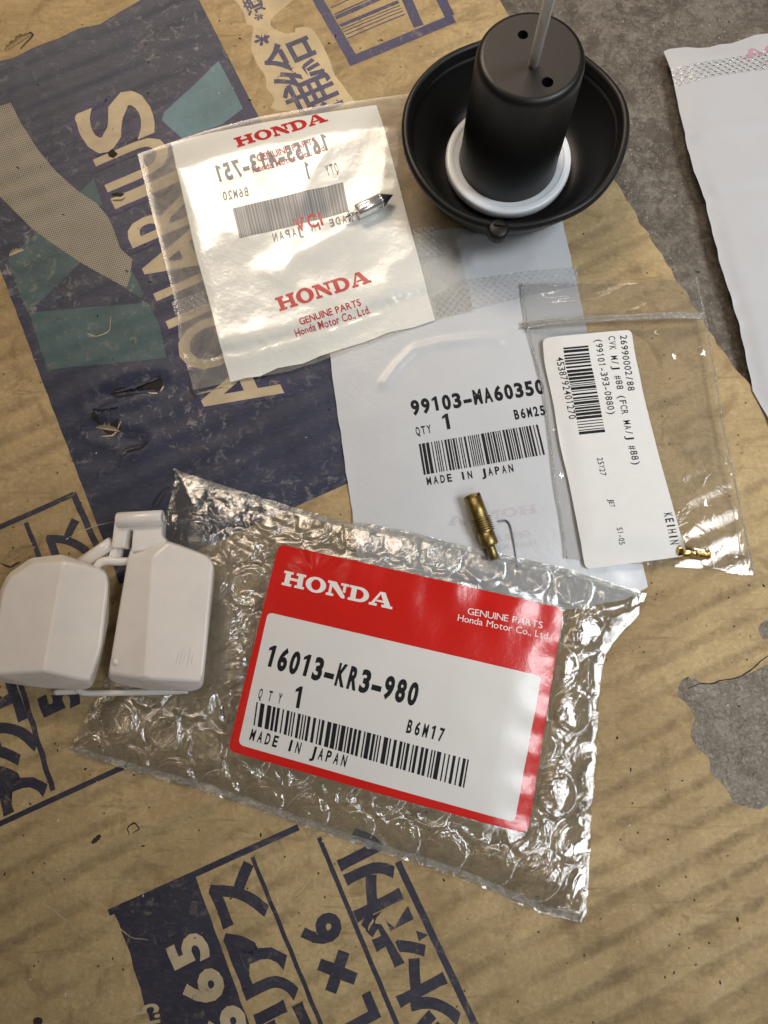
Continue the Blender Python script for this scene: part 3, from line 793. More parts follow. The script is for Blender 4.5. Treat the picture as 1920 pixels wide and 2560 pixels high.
wt('ghost_lettering', 'H', (690, 850), (1150, 780), 100, text_tris('GENUI', .01), 'pink_ink', True); wt('ghost_lettering', 'H', (700, 975), (1230, 900), 95, text_tris('Honda Mo', .01), 'pink_ink', True)

# pearly bag with the valve needle
VB = poly('S', [(341, 379), (425, 350), (520, 318), (640, 287), (800, 258), (1019, 228), (1080, 222), (1105, 470), (1162, 675), (1183, 776), (1090, 803), (900, 868), (720, 925), (574, 951), (482, 972), (470, 930), (444, 840), (440, 770), (380, 540)], 2)
PB = poly('D', [(55, 265), (260, 215), (600, 150), (900, 105), (1180, 62), (1280, 440), (1390, 850), (1500, 1250), (1380, 1290), (1250, 1315), (1130, 1360), (1000, 1395), (860, 1440), (780, 1475), (640, 1500), (540, 1545), (460, 1555), (380, 1577), (300, 1250), (200, 880), (120, 520)], 2)
vseal = poly('D', [(140, 1480), (340, 1432), (520, 1400), (740, 1335), (900, 1292), (1150, 1205), (1480, 1112), (1620, 1075)], 2)
vbulge = poly('D', [(690, 980), (760, 900), (880, 850), (1000, 780)], 2)
vn = poly('D', [(1040, 690), (1250, 585)], 2)
def vb_h(X, Y):
    d = np.maximum(sdist(X, Y, VB), 0); e = sst(0, 14, d)
    z = .9 + 2.6 * e + .5 * fbm(X * .03, Y * .03, 51) * e
    z = z + .5 * ridge(X * .028 + Y * .01, Y * .03 - X * .012, 53) * e
    ds = dist(X, Y, vseal, False); z = z - 1.1 * np.exp(-(ds / 1.5) ** 2) * e + .28 * np.maximum(0, pn(X * .45, Y * .45, 55)) * np.exp(-(ds / 2.5) ** 2) * 2
    z = z + .9 * np.exp(-(dist(X, Y, vbulge, False) / 5.0) ** 2) + .4 * np.exp(-(dist(X, Y, vn, False) / 4) ** 2)
    z = z + .22 * pn(X * .12, Y * .12, 57) * np.exp(-(dist(X, Y, vbulge, False) / 12) ** 2)
    return np.maximum(z, np.where(sdist(X, Y, WB) > -3, WH(X, Y) + .35, 0))
VH = bag_hf(VB, .8, vb_h)
vci = empty('valve_bag', (*P(760, 620, 0)[:2], 0), 'pearly cream plastic bag with clear side margins and red print, under the silver needle', 'bag')
sheet('clear_film', VH, VB, M['cloudy'], vci)
sheet('pearl_panel', VH, PB, M['pearl'], vci, .10)
for pg in ([(1380, 750), (1520, 715), (1560, 880), (1415, 905)], [(1480, 1110), (1690, 1055), (1715, 1190), (1510, 1225)], [(50, 1125), (235, 1085), (262, 1165), (75, 1205)]):
    sheet('seal_band', VH, poly('D', pg, 3), M['emboss'], vci, .07)
vz = 3.5
def vt_(name, k, a, b, h, tw, mat, mirror=False, dz=.17, lean=0.0): return printed(name, VH, line(k, a, b, h, vz, tw, mirror, lean), M[mat], vci, dz)
vt_('brand_lettering', 'D', (425, 308), (918, 150), 72, WORD, 'red_ink', dz=.20, lean=-.06)
vt_('brand_lettering', 'D', (655, 1200), (1157, 1040), 78, WORD, 'red_ink', dz=.20, lean=-.06)
for pts in (((537, 388), (858, 285), (512, 452), (912, 325)), ((768, 1275), (1100, 1165), (742, 1330), (1150, 1195))):
    mt = 'dark_red_ink' if pts[0][0] < 600 else 'red_ink'
    vt_('maker_text', 'D', pts[0], pts[1], 38, text_tris('GENUINE PARTS', .012), mt, dz=.20); vt_('maker_text', 'D', pts[2], pts[3], 36, text_tris('Honda Motor Co., Ltd.', .012), mt, dz=.20)
vt_('show_through_number', 'I', (190, 703), (1440, 335), 190, text_tris('16155-413-751', .04, .60, .80), 'grey_ink', True)
vt_('show_through_text', 'I', (1180, 660), (1225, 650), 195, text_tris('1', .045), 'grey_ink', True); vt_('show_through_text', 'I', (1385, 618), (1530, 578), 115, text_tris('QTY', .02, .6, .74), 'grey_ink', True)
vt_('show_through_text', 'I', (255, 893), (545, 838), 100, text_tris('B6M20', .02, .62, .74), 'grey_ink', True)
vt_('show_through_text', 'I', (800, 1343), (1690, 1120), 100, text_tris('MADE IN JAPAN', .02, .74, .66), 'grey_ink', True)
sheet('show_through_ground', VH, poly('I', [(360, 978), (1560, 685), (1625, 1010), (440, 1308)], vz), M['light_grey_ink'], vci, .14)
printed('show_through_bar_code', VH, bars(G('I', 360, 978, vz), G('I', 1560, 685, vz), G('I', 1625, 1010, vz), G('I', 440, 1308, vz), 8, 140), M['grey_ink'], vci, .17)
vt_('treatment_text', 'I', (1062, 1235), (1352, 1150), 155, text_tris('VCI', .03, gap=.22), 'red_ink', dz=.20)

# clear zip bag with its label
ZB = poly('S', [(1304, 709), (1390, 703), (1520, 698), (1640, 692), (1738, 686), (1752, 740), (1764, 796), (1785, 920), (1811, 1068), (1835, 1190), (1854, 1280), (1872, 1370), (1886, 1439), (1760, 1418), (1605, 1410), (1480, 1404), (1417, 1396), (1400, 1280), (1388, 1219), (1372, 1100), (1359, 987), (1335, 900), (1319, 814)], 3)
lab_l = poly('G', [(155, 440), (168, 600), (205, 770), (232, 900), (270, 1150), (330, 1400), (395, 1730), (445, 1985)], 4)
lab_r = poly('G', [(745, 388), (768, 540), (800, 690), (832, 850), (920, 1200), (1010, 1530), (1065, 1730), (1108, 1900)], 4)
def even(pts, n):
    a = np.array(pts); d = np.r_[0, np.cumsum(np.linalg.norm(np.diff(a, axis=0), axis=1))]; t = np.linspace(0, d[-1], n)
    return [tuple(p) for p in np.column_stack([np.interp(t, d, a[:, 0]), np.interp(t, d, a[:, 1])])]
lab_l = even(smooth_poly(lab_l, 8, False), 41); lab_r = even(smooth_poly(lab_r, 8, False), 41)
KL = rounded([lab_l[0]] + [lab_r[0]] + lab_r[1:-1] + [lab_r[-1], lab_l[-1]] + lab_l[-2:0:-1], .3, 2)
# only the four corners are rounded visibly
zjet = poly('G', [(1090, 1860), (1290, 1890)], 3)
zbub = [poly('G', [(920, 440), (950, 520), (1010, 550)], 3), poly('G', [(1400, 1290), (1230, 1370), (1200, 1450), (1220, 1530)], 3), poly('G', [(1220, 1620), (1190, 1740), (1130, 1790)], 3), poly('G', [(1430, 1690), (1390, 1780)], 3), poly('G', [(1150, 400), (1230, 520)], 3), poly('G', [(225, 1080), (250, 1250), (250, 1350)], 3), poly('G', [(1300, 1890), (1460, 1910)], 3)]
def zb_h(X, Y):
    d = np.maximum(sdist(X, Y, ZB), 0); e = sst(0, 9, d)
    z = 2.6 + 1.3 * e + .35 * fbm(X * .03, Y * .03, 61) * e
    dk = sdist(X, Y, KL)
    z = z + .18 * pn(X * .1, Y * .1, 63) * e * sst(2, -4, dk)
    for i, b in enumerate(zbub):
        z = z + (.75 if i < 6 else 1.2) * np.exp(-(dist(X, Y, b, False) / 1.5) ** 2) * sst(1.5, -1, dk)
    z = z + 2.3 * np.exp(-(dist(X, Y, zjet, False) / 2.9) ** 2) * sst(1.5, -1, dk)
    u = -X * .2 + Y * .98
    z = z + .35 * ridge(X * .02 + .2, u * .35, 66) * np.exp(-((Y - P(1520, 730)[1]) / 7) ** 2)
    return np.maximum(z, np.where(sdist(X, Y, WB) > -3, WH(X, Y) + .5, 0))
ZH = bag_hf(ZB, .8, zb_h)
zipb = empty('zip_bag', (*P(1560, 1080, 0)[:2], 0), 'clear zip-lock bag with a tall white label and a brass jet inside', 'bag')
sheet('front_film', ZH, ZB, M['zip'], zipb, .2)
def zback(X, Y): return np.maximum(np.where(sdist(X, Y, WB) > -3, WH(X, Y) + .12, 0), CH(X, Y) + .35) + .1
ZK = bag_hf(ZB, 1.6, zback)
sheet('back_film', ZK, ZB, M['zip'], zipb)
for dy, w in ((-8, 2.6), (8, 2.6)):
    pts = [G('4', x, y + dy, 4.2) for x, y in ((600, 292), (800, 281), (1000, 268), (1200, 259), (1388, 252))]
    pts = [np.array([p[0], p[1], float(ZH(p[0], p[1])) + .35]) for p in smooth_poly([tuple(p) for p in pts], 5, False)]
    V, F = tube(pts, .48, 8); mesh('zip_track', V, F, M['seam'], zipb)
for k, pts in (('4', [(1345, 85), (1390, 270), (1430, 500), (1470, 740), (1545, 1106)]), ('4', [(595, 120), (620, 300), (690, 600), (740, 1000), (760, 1106)])):
    pts = [G(k, x, y, 3) for x, y in pts]
    if k == '4' and pts[0][0] > 60: pts += [G('6', 1575, 150, 3), G('6', 1600, 275, 3)]
    else: pts += [G('6', 790, 200, 3)]
    pts = [np.array([p[0], p[1], float(ZH(p[0], p[1])) + .15]) for p in smooth_poly([tuple(p) for p in pts], 5, False)]
    V, F = tube(pts, .28, 6); mesh('side_seam', V, F, M['seam'], zipb)
sheet('zip_band', ZH, poly('4', [(602, 280), (800, 270), (1000, 257), (1200, 248), (1384, 241), (1388, 263), (1200, 270), (1000, 280), (800, 293), (606, 304)], 4.2), M['cloudy'], zipb, .28)
def lab_map(s, t):
    """s 0..1 down the label, t 0..1 from its left to its right edge"""
    s = min(max(s, 0), 1) * 40; i = min(int(s), 39); f = s - i
    a = np.array(lab_l[i]) * (1 - f) + np.array(lab_l[i + 1]) * f; b = np.array(lab_r[i]) * (1 - f) + np.array(lab_r[i + 1]) * f
    return tuple(a + (b - a) * t)
KO = []
rs, rt = .022, .055
for (s0, t0, a0) in ((rs, rt, 180), (rs, 1 - rt, 270), (1 - rs, 1 - rt, 0), (1 - rs, rt, 90)):
    for i in range(7):
        a = math.radians(a0 + 15 * i); KO.append(lab_map(s0 + rs * math.sin(a), t0 + rt * math.cos(a)))
    if a0 == 270: KO += [lab_map(s, 1) for s in np.linspace(.06, .94, 30)]
KO += [lab_map(s, 0) for s in np.linspace(.94, .06, 30)]
sheet('label', ZH, KO, M['label'], zipb, .32)
def lab_st(x, y):
    """inverse of lab_map for a point of the crop, by search"""
    p = G('G', x, y, 4)[:2]; best = None
    for s in np.linspace(0, 1, 401):
        a = np.array(lab_map(s, 0)); b = np.array(lab_map(s, 1)); d = b - a; t = float((p - a).dot(d) / d.dot(d)); e = np.linalg.norm(a + d * t - p)
        if best is None or e < best[0]: best = (e, s, t)
    return best[1], best[2]
def lt(name, a, b, cap, tw):
    (s0, t0), (s1, t1) = lab_st(*a), lab_st(*b); tris, w = tw; o = []
    for t in tris: o.append([lab_map(s0 + (s1 - s0) * p[0] / w, t0 + (t1 - t0) * p[0] / w + cap * p[1]) for p in t])
    return printed(name, ZH, o, M['black_ink'], zipb, .37)
c0 = .080
lt('label_text', (668, 425), (722, 800), c0, text_tris('26990002/88', .006, .62, .78)); lt('label_text', (588, 430), (757, 1298), c0, text_tris('CVK M/J #88 (FCR MA/J #88)', .006, .62, .78))
lt('label_text', (500, 450), (592, 962), c0, text_tris('(99101-393-0880)', .006, .62, .78)); lt('label_text', (242, 570), (330, 990), c0, text_tris('4538792401270', .006, .62, .78))
lt('label_text', (512, 1243), (540, 1366), .065, text_tris('25Y27', .006, .62, .78)); lt('label_text', (590, 1518), (602, 1576), .055, text_tris('JET', .006, .62, .78)); lt('label_text', (645, 1712), (668, 1825), .06, text_tris('S1-05', .006, .62, .78))
lt('label_text', (958, 1612), (1008, 1828), .088, text_tris('KEIHIN', .018, .66, .70))
(sa, ta), (sb, tb) = lab_st(288, 508), lab_st(400, 1090); (_, tc) = lab_st(455, 492)
BT = []
r = random.Random(12); x = 0
while x < 95:
    w = r.choice((1, 1, 2, 2, 3)); s0, s1 = sa + (sb - sa) * x / 95, sa + (sb - sa) * min(95, x + w) / 95
    p = [lab_map(s0, ta), lab_map(s1, ta), lab_map(s1, tc), lab_map(s0, tc)]; BT += [[p[0], p[1], p[2]], [p[0], p[2], p[3]]]; x += w + r.choice((1, 1, 2))
printed('bar_code', ZH, BT, M['black_ink'], zipb, .37)

# bubble wrap bag with the red label
BB = poly('C', [(305, 38), (330, 50), (420, 80), (520, 112), (640, 148), (790, 190), (900, 205), (1040, 240), (1190, 275), (1380, 315), (1480, 345), (1625, 390), (1605, 450), (1545, 515), (1512, 560), (1500, 640), (1488, 800), (1484, 900), (1475, 1000), (1470, 1130), (1463, 1290), (1450, 1312), (1330, 1280), (1100, 1182), (900, 1118), (700, 1050), (400, 945), (200, 890), (15, 830), (60, 742), (105, 665), (200, 420), (285, 180), (312, 75)], 3)
BB = densify(BB, 2.5, .35, 8)
RL0 = [G('C', *p, 7)[:2] for p in ((603, 252), (1398, 432), (1298, 1062), (460, 828))]
RL = rounded([tuple(p) for p in RL0], 2.2)
def red_uv(X, Y):
    a, b, c, d = RL0; e = (b - a) / np.linalg.norm(b - a); f = np.array([-e[1], e[0]])
    return (X - a[0]) * e[0] + (Y - a[1]) * e[1], (X - a[0]) * f[0] + (Y - a[1]) * f[1]      # mm along, mm up (negative downwards)
RW = np.linalg.norm(RL0[1] - RL0[0])
pv = G('M', 365, 215, 7)
def red_h(X, Y):
    u, v = red_uv(X, Y); z = 5.6 + .9 * np.sin(np.clip(u / RW, 0, 1) * np.pi) + .35 * fbm(X * .02, Y * .02, 71)
    z = z - 1.2 * sst(RW * .86, RW * 1.06, u)
    z = z + .16 * np.sin(v * .62 + 1.0) * sst(RW * .88, RW, u)
    top = sst(-22, 0, v); z = z + .55 * top * pn(u * .11, v * .06, 73) * 1.6 + .12 * pn(u * .06, v * .12, 74)
    dx, dy = X - pv[0], Y - pv[1]; rr = np.hypot(dx, dy); an = np.arctan2(dy, dx)
    z = z + .30 * np.cos(an * 7 + .6) * np.exp(-((rr - 6) / 4.5) ** 2) * sst(-1, 3, dy)
    return z
hexc = []
for i in range(-12, 30):
    for j in range(-16, 16):
        a = i * 12.6 + (j % 2) * 6.3; b = j * 10.9; th = math.radians(-14); c_ = G('C', 800, 650, 3)
        hexc.append((c_[0] - 100 + a * math.cos(th) - b * math.sin(th), c_[1] + a * math.sin(th) + b * math.cos(th)))
hexc = [c for c in hexc if bounds_of(BB, 8)[0] < c[0] < bounds_of(BB, 8)[2] and bounds_of(BB, 8)[1] < c[1] < bounds_of(BB, 8)[3]]
def nearest(X, Y):
    d = np.full(X.shape, 1e9); idx = np.zeros(X.shape, int)
    for i, c in enumerate(hexc):
        e = np.hypot(X - c[0], Y - c[1]); k = e < d; d = np.where(k, e, d); idx = np.where(k, i, idx)
    return d, idx
rb = np.random.RandomState(5).rand(len(hexc)) if len(hexc) else np.zeros(1)
flt = poly('B', [(700, 300), (1500, 420), (1480, 1400), (650, 1400)], 3)
def under(X, Y):
    return np.maximum(np.where(sdist(X, Y, WB) > -3, WH(X, Y) + .2, 0), CH(X, Y) + .2)
def press(X, Y): return sst(-6, 5, sdist(X, Y, flt))
def bb_back(X, Y):
    d = np.maximum(sdist(X, Y, BB), 0); e = sst(0, 9, d); dn, ix = nearest(X, Y)
    bub = sst(5.5, 4.2, dn + .35 * pn(X * .2, Y * .2, 85)) * (.6 + .4 * rb[ix]) * 2.6
    z = .3 + e * (.15 + bub * (1 - .75 * press(X, Y))) + .12 * pn(X * .3, Y * .3, 83) * e
    return under(X, Y) + z
def bb_front(X, Y):
    d = np.maximum(sdist(X, Y, BB), 0); e = sst(0, 11, d); dn, ix = nearest(X, Y)
    wx = X + 2.5 * pn(X * .08, Y * .08, 91); wy = Y + 2.5 * pn(X * .08, Y * .08, 92)
    st = .6 * np.pi * pn(X * .02, Y * .02, 94)
    ax_, ay_ = wx * np.cos(st) + wy * np.sin(st), -wx * np.sin(st) + wy * np.cos(st)
    cr = .8 * pn(wx * .055, wy * .055, 93) + .62 * pn(wx * .12, wy * .12, 95) + .34 * pn(ax_ * .13, ay_ * .34, 97) + .17 * pn(ax_ * .28, ay_ * .62, 98) + .30 * (ridge(wx * .16, wy * .16, 99) - .5) + .16 * (ridge(wx * .36, wy * .36, 96) - .5)
    n1 = pn(wx * .085, wy * .085, 61); n2 = pn(ax_ * .12 + 9, ay_ * .20, 62); n3 = pn(wx * .30, wy * .30, 63)
    cr = cr * .85 + .50 * np.maximum(0, 1 - np.abs(n1) * 7) ** 1.5 + .36 * np.maximum(0, 1 - np.abs(n2) * 5) ** 1.5 + .16 * np.maximum(0, 1 - np.abs(n3) * 3.5) ** 1.5
    hx = np.array([c[0] for c in hexc])[ix]; hy = np.array([c[1] for c in hexc])[ix]; an = np.arctan2(Y - hy, X - hx)
    bub = sst(5.8, 4.2, dn) * (.2 + .8 * rb[ix]) * .35 + .58 * (.45 + .55 * rb[ix]) * np.exp(-((dn - 5.1 + .3 * pn(X * .3, Y * .3, 64)) / .55) ** 2)
    bub = bub + .10 * np.cos(an * (7 + (ix % 5)) + ix) * np.exp(-((dn - 5.6) / 1.3) ** 2)
    calm = sst(P(620, 1700)[0], P(420, 1700)[0], X)      # flatter towards the left, where the round cells show
    z = 1.0 + e * (3.2 + bub * (1 + .5 * calm) + cr * (1 - .70 * calm) + 1.1 * sst(0, 40, X)) * (1 - .62 * press(X, Y)) + .25 * e * fbm(X * .03, Y * .03, 89)
    z = z + (.25 * pn(X * .5, Y * .5, 77) + .22 * pn(X * .18, Y * .18, 78)) * (1 - e)
    z = under(X, Y) * (1 - .5 * e) + z
    dl = sdist(X, Y, RL); k = sst(-3.5, .3, dl)
    return np.maximum(z * (1 - k) + (red_h(X, Y) - .3) * k, bb_back(X, Y) + .15)
BK = bag_hf(BB, .55, bb_back); BF = bag_hf(BB, .42, bb_front)
bub = empty('bubble_wrap_bag', (*G('C', 800, 650, 0)[:2], 0), 'clear bubble wrap pouch with a big red and white label reading 16013-KR3-980', 'bag')
sheet('bubble_film', BK, BB, M['bubble_in'], bub)
sheet('outer_film', BF, BB, M['bubble'], bub)
# fused hems along the edges
def hem(k, pts, w, name='fused_hem'):
    p = smooth_poly(poly(k, pts, 4), 6, False); n = len(p); tr = []; U = []; D = []
    for i in range(n):
        a = np.array(p[max(i - 1, 0)]); b = np.array(p[min(i + 1, n - 1)]); t = (b - a) / np.linalg.norm(b - a); nr = np.array([-t[1], t[0]])
        U.append(tuple(np.array(p[i]) + nr * w / 2)); D.append(tuple(np.array(p[i]) - nr * w / 2))
    for i in range(n - 1): tr += [[U[i], D[i], D[i + 1]], [U[i], D[i + 1], U[i + 1]]]
    return printed(name, BF, tr, M['seam'], bub, .10)
hem('C', [(330, 56), (420, 86), (640, 155), (790, 197), (1040, 248), (1190, 283), (1380, 323), (1480, 353), (1605, 395)], 1.5)
hem('C', [(30, 826), (200, 878), (400, 932), (700, 1038), (900, 1105), (1100, 1168), (1330, 1266), (1440, 1298)], 1.6)
RH = HF(bounds_of(RL), .8, red_h)
lab = sheet('label', RH, RL, M['red'], bub, 0.0, 'red label with white printed field')
ra = [tuple(G('M', *p, 7)[:2]) for p in ((132, 390), (1478, 705), (1346, 1424), (-15, 1040))]
sheet('white_field', RH, rounded(ra, 1.6), M['label_gloss'], lab, .05)
rz = 6.6
def rt_(name, k, a, b, h, tw, mat='black_ink', dz=.10, lean=0.0): return printed(name, RH, line(k, a, b, h, rz, tw, False, lean), M[mat], lab, dz)
rt_('brand_lettering', 'M', (200, 256), (742, 378), 72, WORD, 'white_ink', .06, -.05)
rt_('maker_text', 'M', (1110, 400), (1480, 470), 34, text_tris('GENUINE PARTS', .0), 'white_ink', .06, -.04); rt_('maker_text', 'M', (1062, 432), (1515, 524), 34, text_tris('Honda Motor Co., Ltd.', .0), 'white_ink', .06, -.04)
rt_('part_number', 'M', (110, 650), (862, 848), 108, text_tris('16013-KR3-980', .045, .56, .80))
rt_('quantity_text', 'M', (68, 808), (212, 842), 52, text_tris('QTY', .02, .95, .36)); rt_('quantity_text', 'M', (254, 856), (290, 862), 108, text_tris('1', .05))
rt_('batch_code', 'M', (802, 975), (996, 1026), 66, text_tris('B6M17', .03, .70, .62)); rt_('origin_text', 'M', (34, 1012), (520, 1148), 56, text_tris('MADE IN JAPAN', .03, .72, .62))
printed('bar_code', RH, bars(G('M', 78, 830, rz), G('M', 1118, 1112, rz), G('M', 1094, 1250, rz), G('M', 62, 945, rz), 21, 150), M['black_ink'], lab, .10)

# plain bag lying half off the right edge of the picture
XB = poly('S', [(1660, 127), (1672, 121), (1700, 118), (1720, 117), (1745, 119), (1775, 117), (1800, 108), (1830, 106), (1860, 95), (1890, 84), (1920, 81), (2000, 70), (2150, 60), (2300, 1200), (2050, 1240), (1950, 1140), (1920, 1042), (1886, 976), (1851, 814), (1825, 730), (1799, 650), (1764, 503), (1735, 430), (1712, 347), (1705, 300), (1689, 231), (1678, 174)], 1)
XB = densify(XB, 3, .2, 12)
xf1 = poly('2', [(1290, 585), (1500, 560), (1800, 530)], 1); xf2 = poly('2', [(1380, 870), (1520, 840), (1800, 820)], 1)
def xb_h(X, Y):
    d = np.maximum(sdist(X, Y, XB), 0); e = sst(0, 16, d)
    z = .6 + .9 * sst(0, 5, d) + .8 * e + .5 * fbm(X * .018, Y * .018, 131) + .3 * ridge(X * .012, Y * .028, 133) + .55 * np.exp(-(dist(X, Y, xf1, False) / 2.2) ** 2) - .5 * np.exp(-(dist(X, Y, xf2, False) / 2.5) ** 2)
    return np.maximum(z, CH(X, Y) + .5)
XH = bag_hf(XB, 1.25, xb_h)
xb = empty('plain_bag', (*P(1850, 550, 0)[:2], FZ), 'plain white parts bag cut off by the right edge, lying on the concrete', 'bag')
sheet('bag_film', XH, XB, M['paper'], xb)
sheet('seal_band', XH, poly('2', [(1240, 300), (1400, 275), (1760, 215), (1775, 300), (1420, 345), (1262, 375)], 1), M['emboss'], xb, .06)
printed('ghost_lettering', XH, line('2', (1555, 262), (1990, 170), 42, 1.5, WORD, True), M['pink_strong'], xb, .06)
printed('ghost_lettering', XH, line('2', (1625, 296), (1850, 250), 18, 1.5, text_tris('GENUINE PARTS', .01), True), M['pink_strong'], xb, .06)

# ------------------------------------------------------------------ vacuum piston
AX = np.array([34.7, 148.0])
def at_axis(V, c=AX, z=0): return np.asarray(V) + np.array([c[0], c[1], z])
pis = empty('vacuum_piston', (*AX, 0), 'black carburettor slide standing in its bowl-shaped rubber diaphragm', 'carburettor part')
prof = [(13, 3.0), (17, 2.9), (20.5, 3.2), (23.0, 4.6), (24.8, 7.0), (26.6, 10.5), (28.2, 14.0), (29.2, 16.2), (29.9, 16.9), (30.2, 17.6), (30.1, 18.6), (30.5, 19.5), (31.2, 20.0), (32.0, 19.9), (32.6, 19.2), (32.7, 18.2), (32.2, 17.2), (31.4, 16.4), (30.6, 14.8), (29.2, 11.5), (27.2, 7.2), (25.0, 4.0), (22.5, 2.3), (17, 1.9), (13, 2.0)]
V, F = lathe([tuple(p) for p in smooth_poly(prof, 3, False)], 128)
a = np.arctan2(V[:, 1], V[:, 0]); r_ = np.hypot(V[:, 0], V[:, 1]); k = sst(18, 31, r_)
V = V * np.column_stack([1 + .020 * k * np.sin(2 * a + .8) + .006 * k * np.sin(5 * a), 1 + .020 * k * np.sin(2 * a + .8) + .006 * k * np.sin(5 * a), np.ones(len(a))]); V[:, 2] += .6 * k * np.sin(2 * a + 2.1) + .28 * k * np.sin(5 * a + 1) + .12 * k * np.sin(9 * a)
dia = mesh('diaphragm', at_axis(V), F, M['rubber'], pis)
tp = G('A', 742, 1540, 18.2); td = tp[:2] - AX; td = td / np.linalg.norm(td); tp = np.array([*(AX + td * 32.6), 17.6])
V, F = lathe([(0, 2.0), (2.2, 2.0), (2.9, 1.6), (3.15, .8), (3.15, -.9), (2.7, -1.7), (1.8, -2.1), (0, -2.1)], 32)
tab = mesh('locating_tab', np.asarray(V) + tp, F, M['rubber'], dia)
V, F = box_between(tp + [-td[1] * 1.6 - td[0] * .9, td[0] * 1.6 - td[1] * .9, 2.1], tp + [td[1] * 1.6 - td[0] * .9, -td[0] * 1.6 - td[1] * .9, 2.1], .9, .7)
mesh('tab_rib', V, F, M['rubber'], tab, False)
V, F = lathe(smooth_poly([(15.2, 4.6), (15.0, 6.1), (16.0, 6.5), (17.0, 6.85), (17.3, 7.05), (18.3, 7.15), (19.1, 6.9), (19.4, 6.0), (19.3, 4.4), (18.6, 3.4), (16.5, 3.3)], 3), 96, True)
mesh('retaining_ring', at_axis(V), F, M['nylon'], pis)
sp = [(15.3, 3.4), (15.1, 6.5), (14.9, 9), (14.75, 16), (14.55, 26), (14.35, 36), (14.2, 41), (14.1, 43.0), (13.8, 44.0), (13.3, 44.65), (12.7, 44.95), (12.3, 45.0)]
V, F = lathe(sp, 128)
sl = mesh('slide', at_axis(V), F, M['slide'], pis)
holes = []
for (hx, hy, hr) in ((905, 240, 1.35), (985, 400, 1.45), (1075, 568, 1.5)):
    c = G('A', hx, hy, 45.0)[:2]; holes.append((c, hr))
hub = AX
outer = [(AX[0] + 12.3 * math.cos(2 * math.pi * i / 128), AX[1] + 12.3 * math.sin(2 * math.pi * i / 128)) for i in range(128)]
loops = [outer] + [[(c[0] + r * math.cos(-2 * math.pi * i / 32), c[1] + r * math.sin(-2 * math.pi * i / 32)) for i in range(32)] for c, r in holes]
tr = tri_poly(loops); w = Weld(); F = []
for t in tr: w.face(t if _area(t) > 0 else t[::-1], F)
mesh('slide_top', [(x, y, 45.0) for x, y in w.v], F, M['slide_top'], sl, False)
for c, r in holes:
    V, F = lathe([(r, 45.0), (r * .98, 44.7), (r * .96, 40), (0, 40)], 32)
    mesh('hole', [(p[0] + c[0], p[1] + c[1], p[2]) for p in V], F, M['slide'], sl)
ndl = empty('jet_needle', (*holes[1][0], 40.5), 'grey metal jet needle standing up out of the middle hole of the black slide', 'needle')
b0 = np.array([*holes[1][0], 40.5]); e0 = G('A', 1085, 0, 74.0); dv = (e0 - b0) / np.linalg.norm(e0 - b0)
pts = [b0 + dv * t for t in (0, 3, 10, 20, 30, 40, 50, 60)]
V, F = tube(pts, [1.3, 1.3, 1.3, 1.28, 1.24, 1.2, 1.1, .9], 28); mesh('needle_shank', V, F, M['needle'], ndl)

# ------------------------------------------------------------------ twin float
fl = empty('carburettor_float', (*G('B', 760, 900, 0)[:2], 2), 'milky white twin carburettor float with a hinge bracket, partly on the bubble wrap', 'float')
def bodypts(spec): return [G('B', x, y, z) for x, y, z in spec]
def on_plane(x, y, pl):
    a = P(*q('B', x, y), 0.0); b = P(*q('B', x, y), 30.0); o, n = pl
    t = (o - a).dot(n) / (b - a).dot(n); return a + (b - a) * t
def plane3(a, b, c): n = np.cross(b - a, c - a); return a, n / np.linalg.norm(n)
def chamber(r0, r1, left, right, ltop, rtop, low):
    R0, R1 = G('B', *r0), G('B', *r1)
    pl, pr = plane3(R0, R1, G('B', *left)), plane3(R0, R1, G('B', *right))
    pts = [R0, R1] + [on_plane(x, y, pl) for x, y in ltop] + [on_plane(x, y, pr) for x, y in rtop] + [G('B', *p) for p in low]
    hull_bevel('float_chamber', pts, M['float'], fl, 1.1, 5)
chamber((1060, 445, 15.5), (1003, 1290, 15.5), (800, 900, 11.5), (1440, 900, 12.0), [(880, 465), (750, 1250)], [(1165, 350), (1425, 440), (1478, 500), (1405, 1310)],
        [(905, 365, 9), (1170, 335, 11), (745, 1285, 7), (780, 1322, 7), (1000, 1368, 7.5), (1345, 1385, 7), (1405, 1345, 7), (1488, 560, 7), (1450, 440, 7.5),
         (1440, 470, 3.0), (1470, 560, 2.6), (1385, 1300, 2.6), (1300, 1340, 2.6), (830, 1300, 2.6), (790, 1240, 2.6), (900, 500, 2.6), (960, 400, 2.6)])
chamber((440, 480, 15.8), (302, 1240, 15.8), (30, 900, 12.2), (725, 900, 11.8), [(225, 500), (75, 590), (20, 690), (-40, 1000), (-40, 1260)], [(640, 520), (735, 560), (750, 640), (700, 1080), (620, 1310)],
        [(430, 425, 11.5), (215, 450, 9), (50, 565, 8), (-10, 700, 7), (-60, 1000, 7), (-50, 1310, 7), (300, 1362, 8), (595, 1370, 7), (645, 1345, 7), (695, 1180, 6), (752, 900, 6), (764, 600, 6), (740, 535, 7),
         (60, 640, 2.6), (220, 520, 2.4), (640, 540, 2.4), (700, 640, 2.4), (660, 1150, 2.4), (600, 1320, 2.4), (20, 1280, 2.4), (-20, 1000, 2.4)])
pr_ = plane3(G('B', 1060, 445, 15.5), G('B', 1003, 1290, 15.5), G('B', 1440, 900, 12.0))
for i, (a, b) in enumerate((((1215, 1190), (1235, 1110)), ((1240, 1195), (1262, 1085)), ((1290, 1215), (1318, 1075)), ((1318, 1190), (1335, 1120)), ((1265, 1180), (1280, 1125)))):
    A, B = on_plane(*a, pr_), on_plane(*b, pr_); V, F = box_between(A, B, .10, .05); mesh('scuff_mark', V, F, M['grey_dirt'], fl, False)
